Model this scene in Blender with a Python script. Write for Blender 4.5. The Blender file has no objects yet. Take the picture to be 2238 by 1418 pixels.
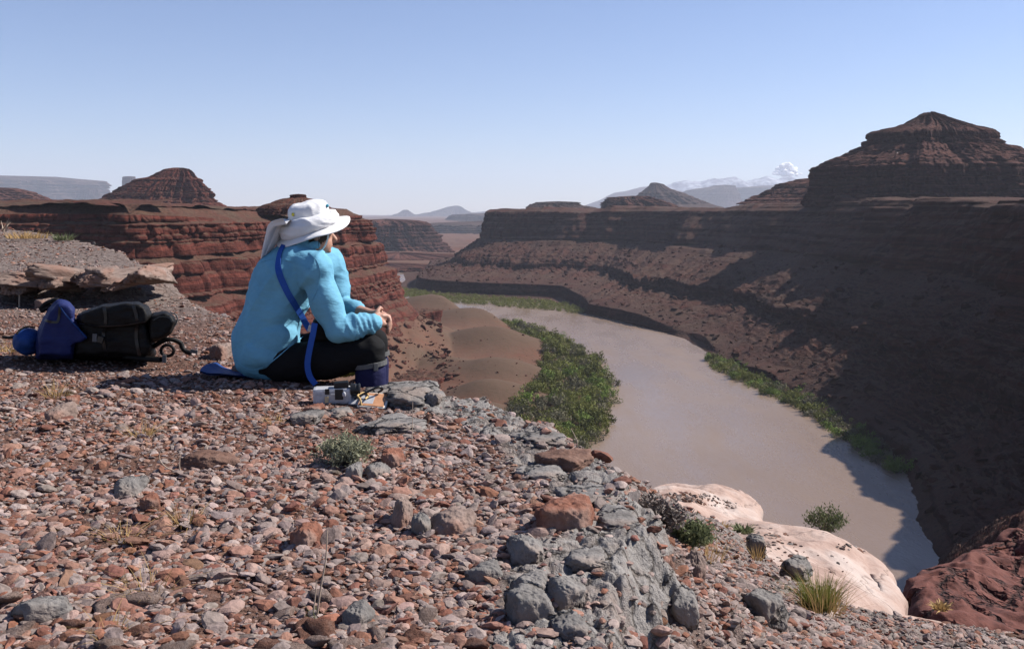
import bpy, bmesh, math, random
import numpy as np
from mathutils import Vector, Matrix, Euler

# ------------------------------------------------------------------ camera, sky, sun, exposure
scene = bpy.context.scene
COL = scene.collection
R = math.radians
F_PX, CX, CY, HOR = 2100.0, 1119.0, 709.0, 465.0      # focal length, centre and horizon on the 2238 x 1418 frame
ZC = 0.80                                             # eye height: photographer crouching on the ledge
PITCH = math.atan((CY - HOR) / F_PX)
cam_d = bpy.data.cameras.new('camera'); cam = bpy.data.objects.new('camera', cam_d); COL.objects.link(cam)
cam.location = (0, 0, ZC); cam.rotation_euler = (math.pi / 2 - PITCH, 0, 0)
cam_d.sensor_width = 36.0; cam_d.lens = 36.0 * F_PX / 2238.0
cam_d.clip_start = 0.05; cam_d.clip_end = 90000
scene.camera = cam

SUN_EL, SUN_FWD = R(42.3), R(18)                        # sun to the right, a little ahead of the camera
world = bpy.data.worlds.new('World'); scene.world = world; world.use_nodes = True
wn = world.node_tree.nodes; wl = world.node_tree.links
bg = wn['Background']
sky = wn.new('ShaderNodeTexSky'); sky.sky_type = 'NISHITA'; sky.sun_disc = False
sky.sun_elevation = SUN_EL; sky.sun_rotation = math.pi / 2 - SUN_FWD
sky.altitude = 1300; sky.air_density = 1.0; sky.dust_density = 0.25; sky.ozone_density = 4.5
tint = wn.new('ShaderNodeMix'); tint.data_type = 'RGBA'; tint.blend_type = 'MULTIPLY'; tint.inputs[0].default_value = 1.0; tint.inputs[7].default_value = (1.09, 0.985, 1.04, 1)   # the camera's white balance
wl.new(sky.outputs[0], tint.inputs[6]); wl.new(tint.outputs[2], bg.inputs[0]); bg.inputs[1].default_value = 0.072
sun_d = bpy.data.lights.new('sun', 'SUN'); sun = bpy.data.objects.new('sun', sun_d); COL.objects.link(sun)
sun_d.energy = 5.0; sun_d.angle = R(0.53); sun_d.color = (1.0, 0.955, 0.89)
SUN_DIR = Vector((math.cos(SUN_EL) * math.cos(SUN_FWD), math.cos(SUN_EL) * math.sin(SUN_FWD), math.sin(SUN_EL)))
sun.rotation_euler = SUN_DIR.to_track_quat('Z', 'Y').to_euler()
sun.location = (60, 15, 60)
vs = scene.view_settings
vs.view_transform = 'Standard'; vs.look = 'None'; vs.exposure = 0.85; vs.gamma = 1.0; vs.use_curve_mapping = False
cy = scene.cycles
cy.use_denoising = True; cy.max_bounces = 6; cy.diffuse_bounces = 1; cy.glossy_bounces = 3
cy.transmission_bounces = 4; cy.volume_bounces = 0; cy.transparent_max_bounces = 8

# ------------------------------------------------------------------ helpers
rng = np.random.default_rng(7); random.seed(7)
CP, SP = math.cos(PITCH), math.sin(PITCH)
def ray(px, py):
    u = (px - CX) / F_PX; v = -(py - CY) / F_PX
    return Vector((u, CP + v * SP, -SP + v * CP))
def P(px, py, d):                 # world point seen at a pixel, at distance d along the ground
    r = ray(px, py); return Vector((0, 0, ZC)) + r * (d / r.y)
def G(px, py, z=0.0):             # world point seen at a pixel, on the level z
    r = ray(px, py); return Vector((0, 0, ZC)) + r * ((z - ZC) / r.z)

_perm = np.random.default_rng(11).permutation(256); _perm = np.concatenate([_perm, _perm, _perm])
_g = np.random.default_rng(12).normal(size=(256, 3)); _g /= np.linalg.norm(_g, axis=1)[:, None]
def noise(x, y, z=0.0):
    x, y, z = np.broadcast_arrays(np.asarray(x, float), np.asarray(y, float), np.asarray(z, float))
    xi = np.floor(x).astype(int); yi = np.floor(y).astype(int); zi = np.floor(z).astype(int)
    xf, yf, zf = x - xi, y - yi, z - zi
    f = lambda t: t * t * t * (t * (t * 6 - 15) + 10)
    u, v, w = f(xf), f(yf), f(zf)
    out = 0.0
    for dx in (0, 1):
        for dy in (0, 1):
            for dz in (0, 1):
                h = _perm[_perm[_perm[(xi + dx) & 255] + ((yi + dy) & 255)] + ((zi + dz) & 255)]
                g = _g[h]
                d = g[..., 0] * (xf - dx) + g[..., 1] * (yf - dy) + g[..., 2] * (zf - dz)
                out = out + d * (u if dx else 1 - u) * (v if dy else 1 - v) * (w if dz else 1 - w)
    return out * 1.5
def fbm(x, y, z=0.0, o=4, gain=0.5):
    s = 0.0; a = 1.0
    for k in range(o):
        s = s + a * noise(x * 2 ** k + 17 * k, y * 2 ** k + 5 * k, z * 2 ** k); a *= gain
    return s
def sst(a, b, x):
    t = np.clip((x - a) / (b - a), 0, 1); return t * t * (3 - 2 * t)

def mesh_np(name, V, F, mats=None, smooth=True, col=None, fmat=None):
    V = np.asarray(V, np.float32).reshape(-1, 3); F = np.asarray(F, np.int32); k = F.shape[1]
    me = bpy.data.meshes.new(name)
    me.vertices.add(len(V)); me.vertices.foreach_set('co', V.ravel())
    me.loops.add(F.size); me.loops.foreach_set('vertex_index', F.ravel())
    me.polygons.add(len(F)); me.polygons.foreach_set('loop_start', np.arange(0, F.size, k, dtype=np.int32))
    me.polygons.foreach_set('use_smooth', np.full(len(F), smooth))
    if col is not None:
        a = me.attributes.new('col', 'FLOAT_COLOR', 'POINT')
        c = np.ones((len(V), 4), np.float32); c[:, :3] = col; a.data.foreach_set('color', c.ravel())
    for m in (mats if isinstance(mats, (list, tuple)) else [mats] if mats else []): me.materials.append(m)
    if fmat is not None: me.polygons.foreach_set('material_index', np.asarray(fmat, np.int32))
    me.update(calc_edges=True); me.validate()
    return me
def grid_faces(nr, nc, wrap=False, flip=False):
    r = np.arange(nr - 1)[:, None]; n2 = nc if wrap else nc - 1; c = np.arange(n2)[None, :]; c1 = (c + 1) % nc
    a = r * nc + c; b = r * nc + c1; d = (r + 1) * nc + c; e = (r + 1) * nc + c1
    q = np.stack([a, b, e, d], -1).reshape(-1, 4)
    return q[:, ::-1] if flip else q
def link(name, me, parent=None, label=None, cat=None, group=None, kind=None, loc=None):
    o = bpy.data.objects.new(name, me); COL.objects.link(o)
    if parent is not None: o.parent = parent
    if loc is not None: o.location = loc
    return tag(o, label, cat, group, kind)
def tag(o, label=None, cat=None, group=None, kind=None):
    if label: o['label'] = label
    if cat: o['category'] = cat
    if group: o['group'] = group
    if kind: o['kind'] = kind
    return o
def empty(name, loc, label, cat, group=None):
    o = link(name, None, None, label, cat, group); o.location = loc; o.empty_display_size = 0.1
    return o

# ------------------------------------------------------------------ materials
def mat_new(name, rough=0.9, spec=0.25):
    m = bpy.data.materials.new(name); m.use_nodes = True
    nt = m.node_tree; b = nt.nodes['Principled BSDF']
    b.inputs['Roughness'].default_value = rough; b.inputs['Specular IOR Level'].default_value = spec
    return m, nt, b
def N(nt, t, **kw):
    n = nt.nodes.new(t)
    for k, v in kw.items():
        if k.startswith('i_'):
            key = k[2:]; key = int(key) if key.isdigit() else key.replace('_', ' ')
            n.inputs[key].default_value = v
        else: setattr(n, k, v)
    return n
def L(nt, a, b): nt.links.new(a, b)
def coords(nt, scale=(1, 1, 1)):
    tc = N(nt, 'ShaderNodeTexCoord'); mp = N(nt, 'ShaderNodeMapping'); mp.inputs['Scale'].default_value = scale
    L(nt, tc.outputs['Object'], mp.inputs['Vector']); return mp.outputs[0]
def tnoise(nt, vec, scale, detail=5, rough=0.6, out=0):
    n = N(nt, 'ShaderNodeTexNoise'); n.inputs['Scale'].default_value = scale
    n.inputs['Detail'].default_value = detail; n.inputs['Roughness'].default_value = rough
    L(nt, vec, n.inputs['Vector']); return n.outputs[out]
def ramp(nt, fac, stops):
    r = N(nt, 'ShaderNodeValToRGB'); el = r.color_ramp.elements
    while len(el) > 1: el.remove(el[-1])
    el[0].position = stops[0][0]; el[0].color = (*stops[0][1], 1)
    for p, c in stops[1:]:
        e = el.new(p); e.color = (*c, 1)
    L(nt, fac, r.inputs[0]); return r.outputs[0]
def mix(nt, fac, a, b, mode='MIX'):
    m = N(nt, 'ShaderNodeMix', data_type='RGBA', blend_type=mode)
    for s, v in ((m.inputs[0], fac), (m.inputs[6], a), (m.inputs[7], b)):
        if hasattr(v, 'is_output'): L(nt, v, s)
        elif isinstance(v, (int, float)): s.default_value = v
        else: s.default_value = (*v, 1)
    return m.outputs[2]
def mrange(nt, v, a, b, c=0.0, d=1.0):
    n = N(nt, 'ShaderNodeMapRange'); n.inputs[1].default_value = a; n.inputs[2].default_value = b
    n.inputs[3].default_value = c; n.inputs[4].default_value = d; L(nt, v, n.inputs[0]); return n.outputs[0]
def bump(nt, b, h, strength=0.5, dist=0.1, prev=None):
    n = N(nt, 'ShaderNodeBump'); n.inputs['Strength'].default_value = strength; n.inputs['Distance'].default_value = dist
    L(nt, h, n.inputs['Height'])
    if prev is not None: L(nt, prev, n.inputs['Normal'])
    L(nt, n.outputs[0], b.inputs['Normal']); return n.outputs[0]

def strata_mat(name, cliff, dark, flat, flat2, band=0.12, scale=1.0, rough_px=1.0, thr=(0.55, 0.8)):
    """Layered desert rock: red beds on steep faces, dusty soil and scrub on flat ground."""
    m, nt, b = mat_new(name, 0.95, 0.1)
    vec = coords(nt)
    st = coords(nt, (0.006 * scale, 0.006 * scale, band * scale))
    n1 = tnoise(nt, st, 1.0, 6, 0.65)
    joints = tnoise(nt, coords(nt, (0.16 * scale, 0.16 * scale, 0.025 * scale)), 1.0, 5, 0.65)
    c1 = ramp(nt, n1, [(0.30, dark), (0.40, cliff), (0.46, tuple(x * 0.6 for x in cliff)), (0.50, tuple(x * 1.45 for x in cliff)), (0.54, tuple(x * 1.2 for x in cliff)), (0.57, tuple(x * 0.5 for x in cliff)), (0.66, tuple(x * 1.3 for x in cliff)), (0.72, dark)])
    c1 = mix(nt, mrange(nt, joints, 0.35, 0.65), mix(nt, 1.0, c1, (0.62, 0.6, 0.6), 'MULTIPLY'), c1)
    blot = tnoise(nt, vec, 0.03 * scale, 6, 0.65)
    c2 = mix(nt, mrange(nt, blot, 0.38, 0.62), flat, flat2)
    speck = tnoise(nt, vec, 0.5 * scale * rough_px, 4, 0.7)
    c2 = mix(nt, mrange(nt, speck, 0.52, 0.62, 0, 0.75), c2, tuple(x * 0.4 for x in flat))
    g = N(nt, 'ShaderNodeNewGeometry'); sx = N(nt, 'ShaderNodeSeparateXYZ'); L(nt, g.outputs['True Normal'], sx.inputs[0])
    edge = N(nt, 'ShaderNodeMath', operation='ADD'); L(nt, sx.outputs[2], edge.inputs[0])
    L(nt, mrange(nt, blot, 0.3, 0.7, -0.12, 0.12), edge.inputs[1])
    c = mix(nt, mrange(nt, edge.outputs[0], thr[0], thr[1]), c1, c2)
    L(nt, c, b.inputs['Base Color'])
    hs = N(nt, 'ShaderNodeMath', operation='ADD'); L(nt, tnoise(nt, vec, 0.25 * scale, 6, 0.7), hs.inputs[0]); L(nt, n1, hs.inputs[1])
    bump(nt, b, hs.outputs[0], 1.0, 2.5 / scale)
    return m
M = {}
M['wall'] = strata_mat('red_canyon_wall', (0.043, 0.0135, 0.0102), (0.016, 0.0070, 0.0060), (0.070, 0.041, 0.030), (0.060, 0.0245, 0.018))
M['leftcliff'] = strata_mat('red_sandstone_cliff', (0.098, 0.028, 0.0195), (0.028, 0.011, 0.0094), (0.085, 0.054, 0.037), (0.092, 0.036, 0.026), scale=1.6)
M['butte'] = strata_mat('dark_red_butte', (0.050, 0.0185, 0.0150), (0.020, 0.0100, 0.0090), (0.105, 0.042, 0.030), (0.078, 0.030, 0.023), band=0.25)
M['far'] = strata_mat('far_mesa_rock', (0.050, 0.026, 0.024), (0.034, 0.0205, 0.020), (0.070, 0.044, 0.036), (0.056, 0.033, 0.029), band=0.05, scale=0.4)
# ------------------------------------------------------------------ the canyon: floor, river, walls, buttes, mesas
LS = np.array([(-60, 60), (-20, 220), (28, 380), (33, 412), (50, 506), (60, 627), (47, 750), (-8, 893), (-52, 985), (-120, 1040), (-210, 1150), (-275, 1350), (-330, 1700)], float)
RS = np.array([(105, 60), (116, 220), (128, 290), (157, 392), (153, 506), (141, 609), (136, 763), (110, 857), (73, 954), (15, 1034), (-60, 1075), (-125, 1115), (-160, 1190), (-172, 1300), (-182, 1430), (-225, 1700)], float)
def smooth_poly(pts, n):
    pts = np.asarray(pts, float); d = np.r_[0, np.cumsum(np.linalg.norm(np.diff(pts[:, :2], axis=0), axis=1))]
    t = np.linspace(0, d[-1], n); out = np.stack([np.interp(t, d, pts[:, k]) for k in range(pts.shape[1])], 1)
    return out
def catmull(pts, n):
    pts = np.asarray(pts, float); m = len(pts)
    p = np.vstack([2 * pts[0] - pts[1], pts, 2 * pts[-1] - pts[-2]])
    t = np.linspace(0, m - 1 - 1e-9, n); i = t.astype(int); f = (t - i)[:, None]
    a, b, c, d = p[i], p[i + 1], p[i + 2], p[i + 3]
    return 0.5 * (2 * b + (c - a) * f + (2 * a - 5 * b + 4 * c - d) * f ** 2 + (3 * b - a - 3 * c + d) * f ** 3)
LSs = catmull(LS, 160); RSs = catmull(RS, 160)
def poly_sd(x, y, pts):           # signed distance to an open polyline, positive to the left of its direction
    x = np.asarray(x, float); y = np.asarray(y, float); best = np.full(x.shape, 1e18); sgn = np.ones(x.shape)
    for (ax, ay), (bx, by) in zip(pts[:-1], pts[1:]):
        dx, dy = bx - ax, by - ay; l2 = dx * dx + dy * dy + 1e-12
        t = np.clip(((x - ax) * dx + (y - ay) * dy) / l2, 0, 1)
        ex, ey = x - ax - t * dx, y - ay - t * dy; d = ex * ex + ey * ey
        cr = dx * (y - ay) - dy * (x - ax)
        m = d < best; best = np.where(m, d, best); sgn = np.where(m, np.where(cr >= 0, 1.0, -1.0), sgn)
    return np.sqrt(best) * sgn
MOUNDS = [(925, 673, 52, 9, 40), (1040, 700, 46, 11, 48), (1075, 760, 46, 12, 38), (1100, 822, 36, 9, 30), (1090, 872, 32, 9, 24), (990, 676, 40, 7, 40), (1050, 930, 36, 10, 24), (950, 735, 30, 5, 40), (960, 800, 26, 5, 26)]
def mound_w(x, y):
    w = 0 * x
    for px, py, r, h, ly in MOUNDS:
        c = G(px, py, -95); w = np.maximum(w, np.exp(-(((x - c.x) / r) ** 2 + ((y - c.y) / ly) ** 2) ** 1.1))
    return w
def floor_z(x, y):
    sdl = poly_sd(x, y, LSs[::3])            # positive on the left bank
    sdr = -poly_sd(x, y, RSs[::3])           # positive on the right bank
    z = -104 + 0 * x
    land = -99.6 + 3.0 * sst(25, 70, sdl) + 7.0 * sst(80, 260, sdl) + 1.0 * fbm(x / 40, y / 40, o=4)
    for px, py, r, h, ly in MOUNDS:
        c = G(px, py, -95)
        land = land + h * 1.35 * np.exp(-(((x - c.x) / r) ** 2 + ((y - c.y) / ly) ** 2) ** 1.1) * sst(8, 34, sdl)
    # talus below the left cliff
    td = poly_sd(x, y, CLP)                  # positive outside (canyon side)
    tal = -56 - 0.5 * np.clip(td, 0, 200) + 2.0 * fbm(x / 12, y / 12, 3.3, o=4)
    land = np.maximum(land, np.where(td > -30, tal, -56))
    # low broken ledge of red rock on the bench
    z = np.where(sdl > 0, -101.5 + (land + 101.5) * sst(0, 9, sdl), z)
    z = np.where(sdr > 0, -104 + 10 * sst(80, 200, sdr), z)
    far = -92 + 32 * sst(2600, 9000, y) + 9 * fbm(x / 500, y / 500, 1.7, o=5) + 5 * np.floor(2.5 * fbm(x / 700, y / 420, 9.1, o=3))
    blend = sst(1550, 2300, y + 0.25 * x)
    z = z * (1 - blend) + far * blend
    return z
# rim of the left cliff (canyon on its right hand side going away); reversed so that the canyon side is positive
CL = np.array([(-520, 350), (-380, 365), (-250, 425), (-196, 432), (-165, 418), (-150, 455), (-139, 520), (-131, 580), (-114, 640), (-104, 690), (-125, 745), (-190, 800), (-300, 980)], float)
CLP = catmull(CL, 90)[::-1]

nr, nc = 430, 620
dd = np.geomspace(120, 24000, nr); aa = np.tan(np.linspace(R(-36), R(36), nc))
Y, A = np.meshgrid(dd, aa, indexing='ij'); X = A * Y
Z = floor_z(X, Y)
m, nt, b = mat_new('desert_floor', 0.95, 0.1)
vec = coords(nt)
n1 = tnoise(nt, vec, 0.012, 6, 0.6); n2 = tnoise(nt, vec, 0.09, 5, 0.65); n3 = tnoise(nt, vec, 0.6, 3, 0.7)
c = ramp(nt, n1, [(0.34, (0.112, 0.044, 0.028)), (0.46, (0.105, 0.055, 0.037)), (0.55, (0.10, 0.049, 0.034)), (0.66, (0.115, 0.040, 0.026))])
at = N(nt, 'ShaderNodeAttribute', attribute_name='col'); c = mix(nt, mrange(nt, n2, 0.40, 0.62, 0, 0.35), c, (0.105, 0.068, 0.048)); c = mix(nt, mrange(nt, at.outputs['Fac'], .2, .65, 0, .85), c, (0.082, 0.053, 0.036))
c = mix(nt, mrange(nt, n3, 0.58, 0.64, 0, 0.7), c, (0.055, 0.045, 0.028))
L(nt, c, b.inputs['Base Color']); bump(nt, b, n2, 0.5, 1.2)
M['floor'] = m
link('terrain', mesh_np('terrain', np.stack([X, Y, Z], -1), grid_faces(nr, nc), M['floor'], col=np.repeat(mound_w(X, Y).ravel()[:, None], 3, 1)), label='tan desert floor and mounds of the canyon bottom', kind='structure')

# river
m, nt, b = mat_new('muddy_water', 0.2, 0.22)
vec = coords(nt, (1, 0.45, 1))
w1 = tnoise(nt, vec, 0.9, 4, 0.6); w2 = tnoise(nt, coords(nt, (0.012, 0.005, 1)), 1.0, 5, 0.6)
L(nt, ramp(nt, w2, [(0.35, (0.180, 0.126, 0.092)), (0.65, (0.208, 0.150, 0.113))]), b.inputs['Base Color'])
L(nt, mrange(nt, tnoise(nt, coords(nt, (0.03, 0.008, 1)), 1.0, 6, 0.65), 0.35, 0.65, 0.14, 0.42), b.inputs['Roughness'])
w3 = tnoise(nt, coords(nt, (0.10, 0.035, 1)), 1.0, 5, 0.65); h = bump(nt, b, w1, 0.5, 0.3); bump(nt, b, w3, 0.12, 1.0, h)
M['water'] = m
yy = np.r_[np.linspace(20, 1750, 180)]
xs = np.linspace(-420, 260, 40); Xr, Yr = np.meshgrid(xs, yy)
link('river', mesh_np('river', np.stack([Xr, Yr, Xr * 0 - 100.0], -1), grid_faces(len(yy), len(xs)), M['water']), label='wide muddy brown river bending through the canyon', kind='structure')

BEDS = -130 + np.cumsum(np.random.default_rng(5).choice([1.4, 1.9, 2.6, 3.4, 5.5, 8.5], 90))
def blocks(S, Z, lay, width, depth, seed=0.0):
    """outward relief of jointed beds: rounded blocks with narrow crevices, every bed with its own joints and overhang"""
    th = np.diff(np.r_[BEDS[0] - 2, BEDS])[np.clip(lay, 0, 89)]
    w = width * np.clip(th / 4.0, .45, 1.8)
    u = S / w + 13.7 * np.sin(lay * 12.9) + 0.35 * noise(S / w * 1.7, lay * 2.1, seed)
    d = np.abs(u - np.round(u)) * 2                      # 0 in the crevice, 1 mid block... distance from the joint
    d = np.clip(1 - np.abs(u - np.floor(u) - .5) * 2, 0, 1)
    crev = np.sqrt(np.clip(d * 2.6, 0, 1))
    lo = BEDS[np.clip(lay - 1, 0, 89)]; f = np.clip((Z - lo) / th, 0, 1)
    bulge = np.clip(4 * f * (1 - f), 0, 1) ** .4
    per = noise(np.floor(u) * 3.3 + lay * 1.7, lay * 2.9, seed + 2.5)
    return depth * (crev * (0.55 + 0.6 * bulge) + 0.7 * per + 0.5 * noise(lay * 3.7, S / 60, seed + 1))
# right canyon wall, lofted from the shore up to the rim and inland
near_t = [0, .02, .06, .40, .43, .76, .95, 1.0]; near_z = [-101.5, -100, -97, -74, -68, -36, 5, 8]
mid_t = [0, .02, .05, .40, .425, .78, .94, 1.0]; mid_z = [-101.5, -99.8, -98, -82, -75, -37, 4.5, 8]
far_t = [0, .012, .024, .34, .355, .76, .92, 1.0]; far_z = [-101.5, -99.8, -90, -83, -72, -38, 3, 7]
bend_t = [0, .27, .29, .62, .64, .88, .95, 1.0]; bend_z = [-101.5, -98, -85, -76, -67, -38, 2, 5]
ST = [((112, 120), (205, 90), near_t, near_z, 26), ((117, 220), (220, 210), near_t, near_z, 26), ((128, 290), (230, 300), near_t, near_z, 24),  # near rim, out of view, raised so its shadow reaches the water
      ((157, 392), (258, 405), near_t, near_z, 15), ((153, 506), (276, 520), near_t, near_z, 8), ((141, 609), (292, 650), mid_t, mid_z, 9),
      ((136, 763), (308, 850), mid_t, mid_z, 13), ((110, 857), (300, 1060), far_t, far_z, 11), ((73, 954), (250, 1260), far_t, far_z, 6),
      ((15, 1034), (160, 1380), bend_t, bend_z, 8), ((-60, 1075), (60, 1440), bend_t, bend_z, 7), ((-125, 1115), (0, 1465), bend_t, bend_z, 4),
      ((-165, 1200), (-26, 1500), bend_t, bend_z, 3), ((-175, 1330), (-30, 1560), bend_t, bend_z, 3), ((-185, 1450), (0, 1660), bend_t, bend_z, 3), ((-230, 1700), (60, 1800), bend_t, bend_z, 3)]
nS, sub = 760, [4, 8, 52, 10, 58, 26, 34, 26]
S_sh = catmull([s[0] for s in ST], nS); S_rm = catmull([s[1] for s in ST], nS)
a0 = np.r_[0, np.cumsum(np.linalg.norm(np.diff(S_rm, axis=0), axis=1))]; dv = (S_rm - S_sh) / np.linalg.norm(S_rm - S_sh, axis=1)[:, None]
S_rm = S_rm + dv * (16 * fbm(a0 / 130, 4.4, o=3) + 9 * np.clip(2.5 * noise(a0 / 70, 9.4), -1, 1))[:, None]
tt = smooth_poly(np.c_[np.arange(len(ST)) * 10.0, [s[2] for s in ST]], nS); S_t = np.stack([np.interp(np.linspace(0, len(ST) - 1, nS), range(len(ST)), [s[2][k] for s in ST]) for k in range(8)], 1)
S_z = np.stack([np.interp(np.linspace(0, len(ST) - 1, nS), range(len(ST)), [s[3][k] for s in ST]) for k in range(8)], 1)
S_z[:, 7] = np.interp(np.linspace(0, len(ST) - 1, nS), range(len(ST)), [s[4] for s in ST])
arc = np.r_[0, np.cumsum(np.linalg.norm(np.diff(S_sh + S_rm, axis=0) / 2, axis=1))]
# wander of each contour line along the wall
for k, amp in ((2, .012), (3, .05), (4, .05), (5, .04), (6, .022)):
    S_t[:, k] += amp * fbm(arc / 60, 3.0 * (k if k not in (4,) else 3), o=4)
S_t[:, 2] = np.maximum(S_t[:, 2], S_t[:, 1] + .01); S_t[:, 4] = S_t[:, 3] + .018; S_t[:, 6] = np.maximum(S_t[:, 6], S_t[:, 5] + .035)
rows_t, rows_z, rows_k = [], [], []
for k in range(7):
    for j in range(sub[k]):
        f = j / sub[k]
        rows_t.append(S_t[:, k] * (1 - f) + S_t[:, k + 1] * f); rows_z.append(S_z[:, k] * (1 - f) + S_z[:, k + 1] * f); rows_k.append(k + f)
for j in range(sub[7] + 1):
    f = j / sub[7]
    rows_t.append(1 + 0 * arc + f ** 1.6 * 4.0); rows_z.append(S_z[:, 7] - 1.0 * sst(0, 1, f) + 0 * arc); rows_k.append(7 + f)
T = np.array(rows_t); Zw = np.array(rows_z); K = np.array(rows_k)[:, None]; Sarc = arc[None, :] + 0 * T
dirv = S_rm - S_sh
Xw = S_sh[:, 0] + dirv[:, 0] * T; Yw = S_sh[:, 1] + dirv[:, 1] * T
ln = np.linalg.norm(dirv, axis=1); nx, ny = dirv[:, 0] / ln, dirv[:, 1] / ln
tal = np.where((K > 2.0) & (K < 5.0), 1.0, 0.0)                         # talus slopes: ribs and gullies running downhill
fade = np.sin(np.pi * np.clip((K - 2) / 3, 0, 1)) * tal
gul = 1 - 2 * np.abs(noise(Sarc / 24 + 0.3 * noise(T * 6, Sarc / 90), T * 1.3, 2.2))
gul2 = 1 - 2 * np.abs(noise(Sarc / 9, T * 2.5, 6.2))
Zw = Zw + fade * (4.6 * gul + 2.2 * gul2 + 2.6 * fbm(Sarc / 6, T * 30, 4.0, o=4, gain=.65))
Zw = Zw + np.where((K > 5.6) & (K < 7.4), 1.0, 0) * np.clip((K - 5.6) / 1.4, 0, 1) * (3.6 * fbm(Sarc / 55, 8.8, o=5, gain=.6) + 2.2 * np.round(1.8 * noise(Sarc / 34, 2.2)))
tb = np.searchsorted(BEDS, Zw); tl = BEDS[np.clip(tb - 1, 0, 89)]; tth = np.diff(np.r_[BEDS[0] - 2, BEDS])[np.clip(tb, 0, 89)]; tfr = np.clip((Zw - tl) / tth, 0, 1)
Zw = Zw + tal * 0.75 * np.clip(.35 + 1.2 * noise(Sarc / 90, Zw / 14, 12.0), 0, 1) * (tl + np.clip(tfr * 2.6, 0, 1) * tth - Zw)
# stepped ledges in the steep bands
cl = np.where((K > 5.0) & (K < 7.15), 1.0, 0.0) + np.where((K > 2.9) & (K < 4.2), 0.6, 0) + np.where((K > 0.9) & (K < 2.2), 0.35, 0)
off = -7 * fbm(Sarc / 35, Zw / 60, 7.7, o=5, gain=.55) - 2.0 * noise(Sarc / 120, Zw / 5.0, 1.1) - 1.8 * np.sign(noise(Sarc / 200, Zw / 6.5, 5.1)) * np.abs(noise(Sarc / 200, Zw / 6.5, 5.1)) ** .5
lay = np.searchsorted(BEDS, Zw); off = off - 2.0 * np.abs(noise(Sarc / 7, Zw / 45, 3.9)) - blocks(Sarc, Zw, lay, 11.0, 2.6)
Xw = Xw + nx * off * cl; Yw = Yw + ny * off * cl
Zw = Zw + np.where(K > 7, 0.8 * fbm(Xw / 30, Yw / 30, o=4), 0)
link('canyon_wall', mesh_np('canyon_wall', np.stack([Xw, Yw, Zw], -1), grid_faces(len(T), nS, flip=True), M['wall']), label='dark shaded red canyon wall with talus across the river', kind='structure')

# generic stepped cliff along a rim line
def cliff(name, path, prof, mat, label, n=500, amp=6, joint=14, inland=None, step=5.0, zvar=None, seed=0.0, joint_amp=1.0):
    """prof: list of (outward distance, z) from the foot up to the rim, then inland (negative distance)."""
    c = catmull(path, n); tx = np.gradient(c[:, 0]); ty = np.gradient(c[:, 1]); l = np.hypot(tx, ty)
    ox, oy = ty / l, -tx / l                                           # right hand side = outward
    for _ in range(12): ox[1:-1] = (ox[:-2] + 2 * ox[1:-1] + ox[2:]) / 4; oy[1:-1] = (oy[:-2] + 2 * oy[1:-1] + oy[2:]) / 4
    s = np.r_[0, np.cumsum(np.hypot(np.diff(c[:, 0]), np.diff(c[:, 1])))]
    o, z = [], []
    for (o0, z0, m0), (o1, z1, _) in zip(prof[:-1], prof[1:]):
        for j in range(m0): f = j / m0; o.append(o0 + (o1 - o0) * f); z.append(z0 + (z1 - z0) * f)
    o.append(prof[-1][0]); z.append(prof[-1][1])
    O = np.array(o)[:, None] + 0 * s[None]; Zz = np.array(z)[:, None] + 0 * s[None]; S = s[None] + 0 * O
    if zvar is not None: Zz = Zz + zvar(S / s[-1], Zz)
    g = np.abs(np.gradient(Zz, axis=0)) / (np.abs(np.gradient(O, axis=0)) + 1e-3); st = sst(0.5, 1.6, g)
    lay = np.searchsorted(BEDS, Zz + 0.8 * noise(S / 70, seed))
    big = fbm(S / 45, Zz / 90, seed + 4, o=4)
    disp = amp * (1.3 * big + 0.9 * noise(S / 26, Zz / 70, seed + 7)) * st + st * blocks(S, Zz, lay, joint, amp * 0.6, seed)
    disp = disp + amp * 0.10 * fbm(S / 4, Zz / 3, seed + 5, o=3) * st
    O = O + disp
    Xc = c[:, 0] + ox * O; Yc = c[:, 1] + oy * O
    Zz = Zz + (1 - st) * 0.9 * fbm(Xc / 15, Yc / 15, seed, o=4) * amp / 6
    return link(name, mesh_np(name, np.stack([Xc, Yc, Zz], -1), grid_faces(len(o), n, flip=True), mat), label=label, kind='structure')
def lz(u, z): return np.where(z > -3, 3.0 * sst(0.2, 0.32, u) * (1 - sst(.33, .5, u)) + 1.5 * sst(.5, .6, u), 0)
cliff('cliff', CL, [(56, -96, 22), (24, -60, 40), (17, -40, 10), (10, -37, 34), (6, -21, 10), (2, -19, 36), (-1, -4, 8), (-9, -1.5, 8), (-14, 1.5, 10), (-34, 4, 1)], M['leftcliff'],
      'broken red layered cliff ending in a nose behind the seated person', n=1000, amp=5.0, joint=10, step=4.2, zvar=lz)

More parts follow.
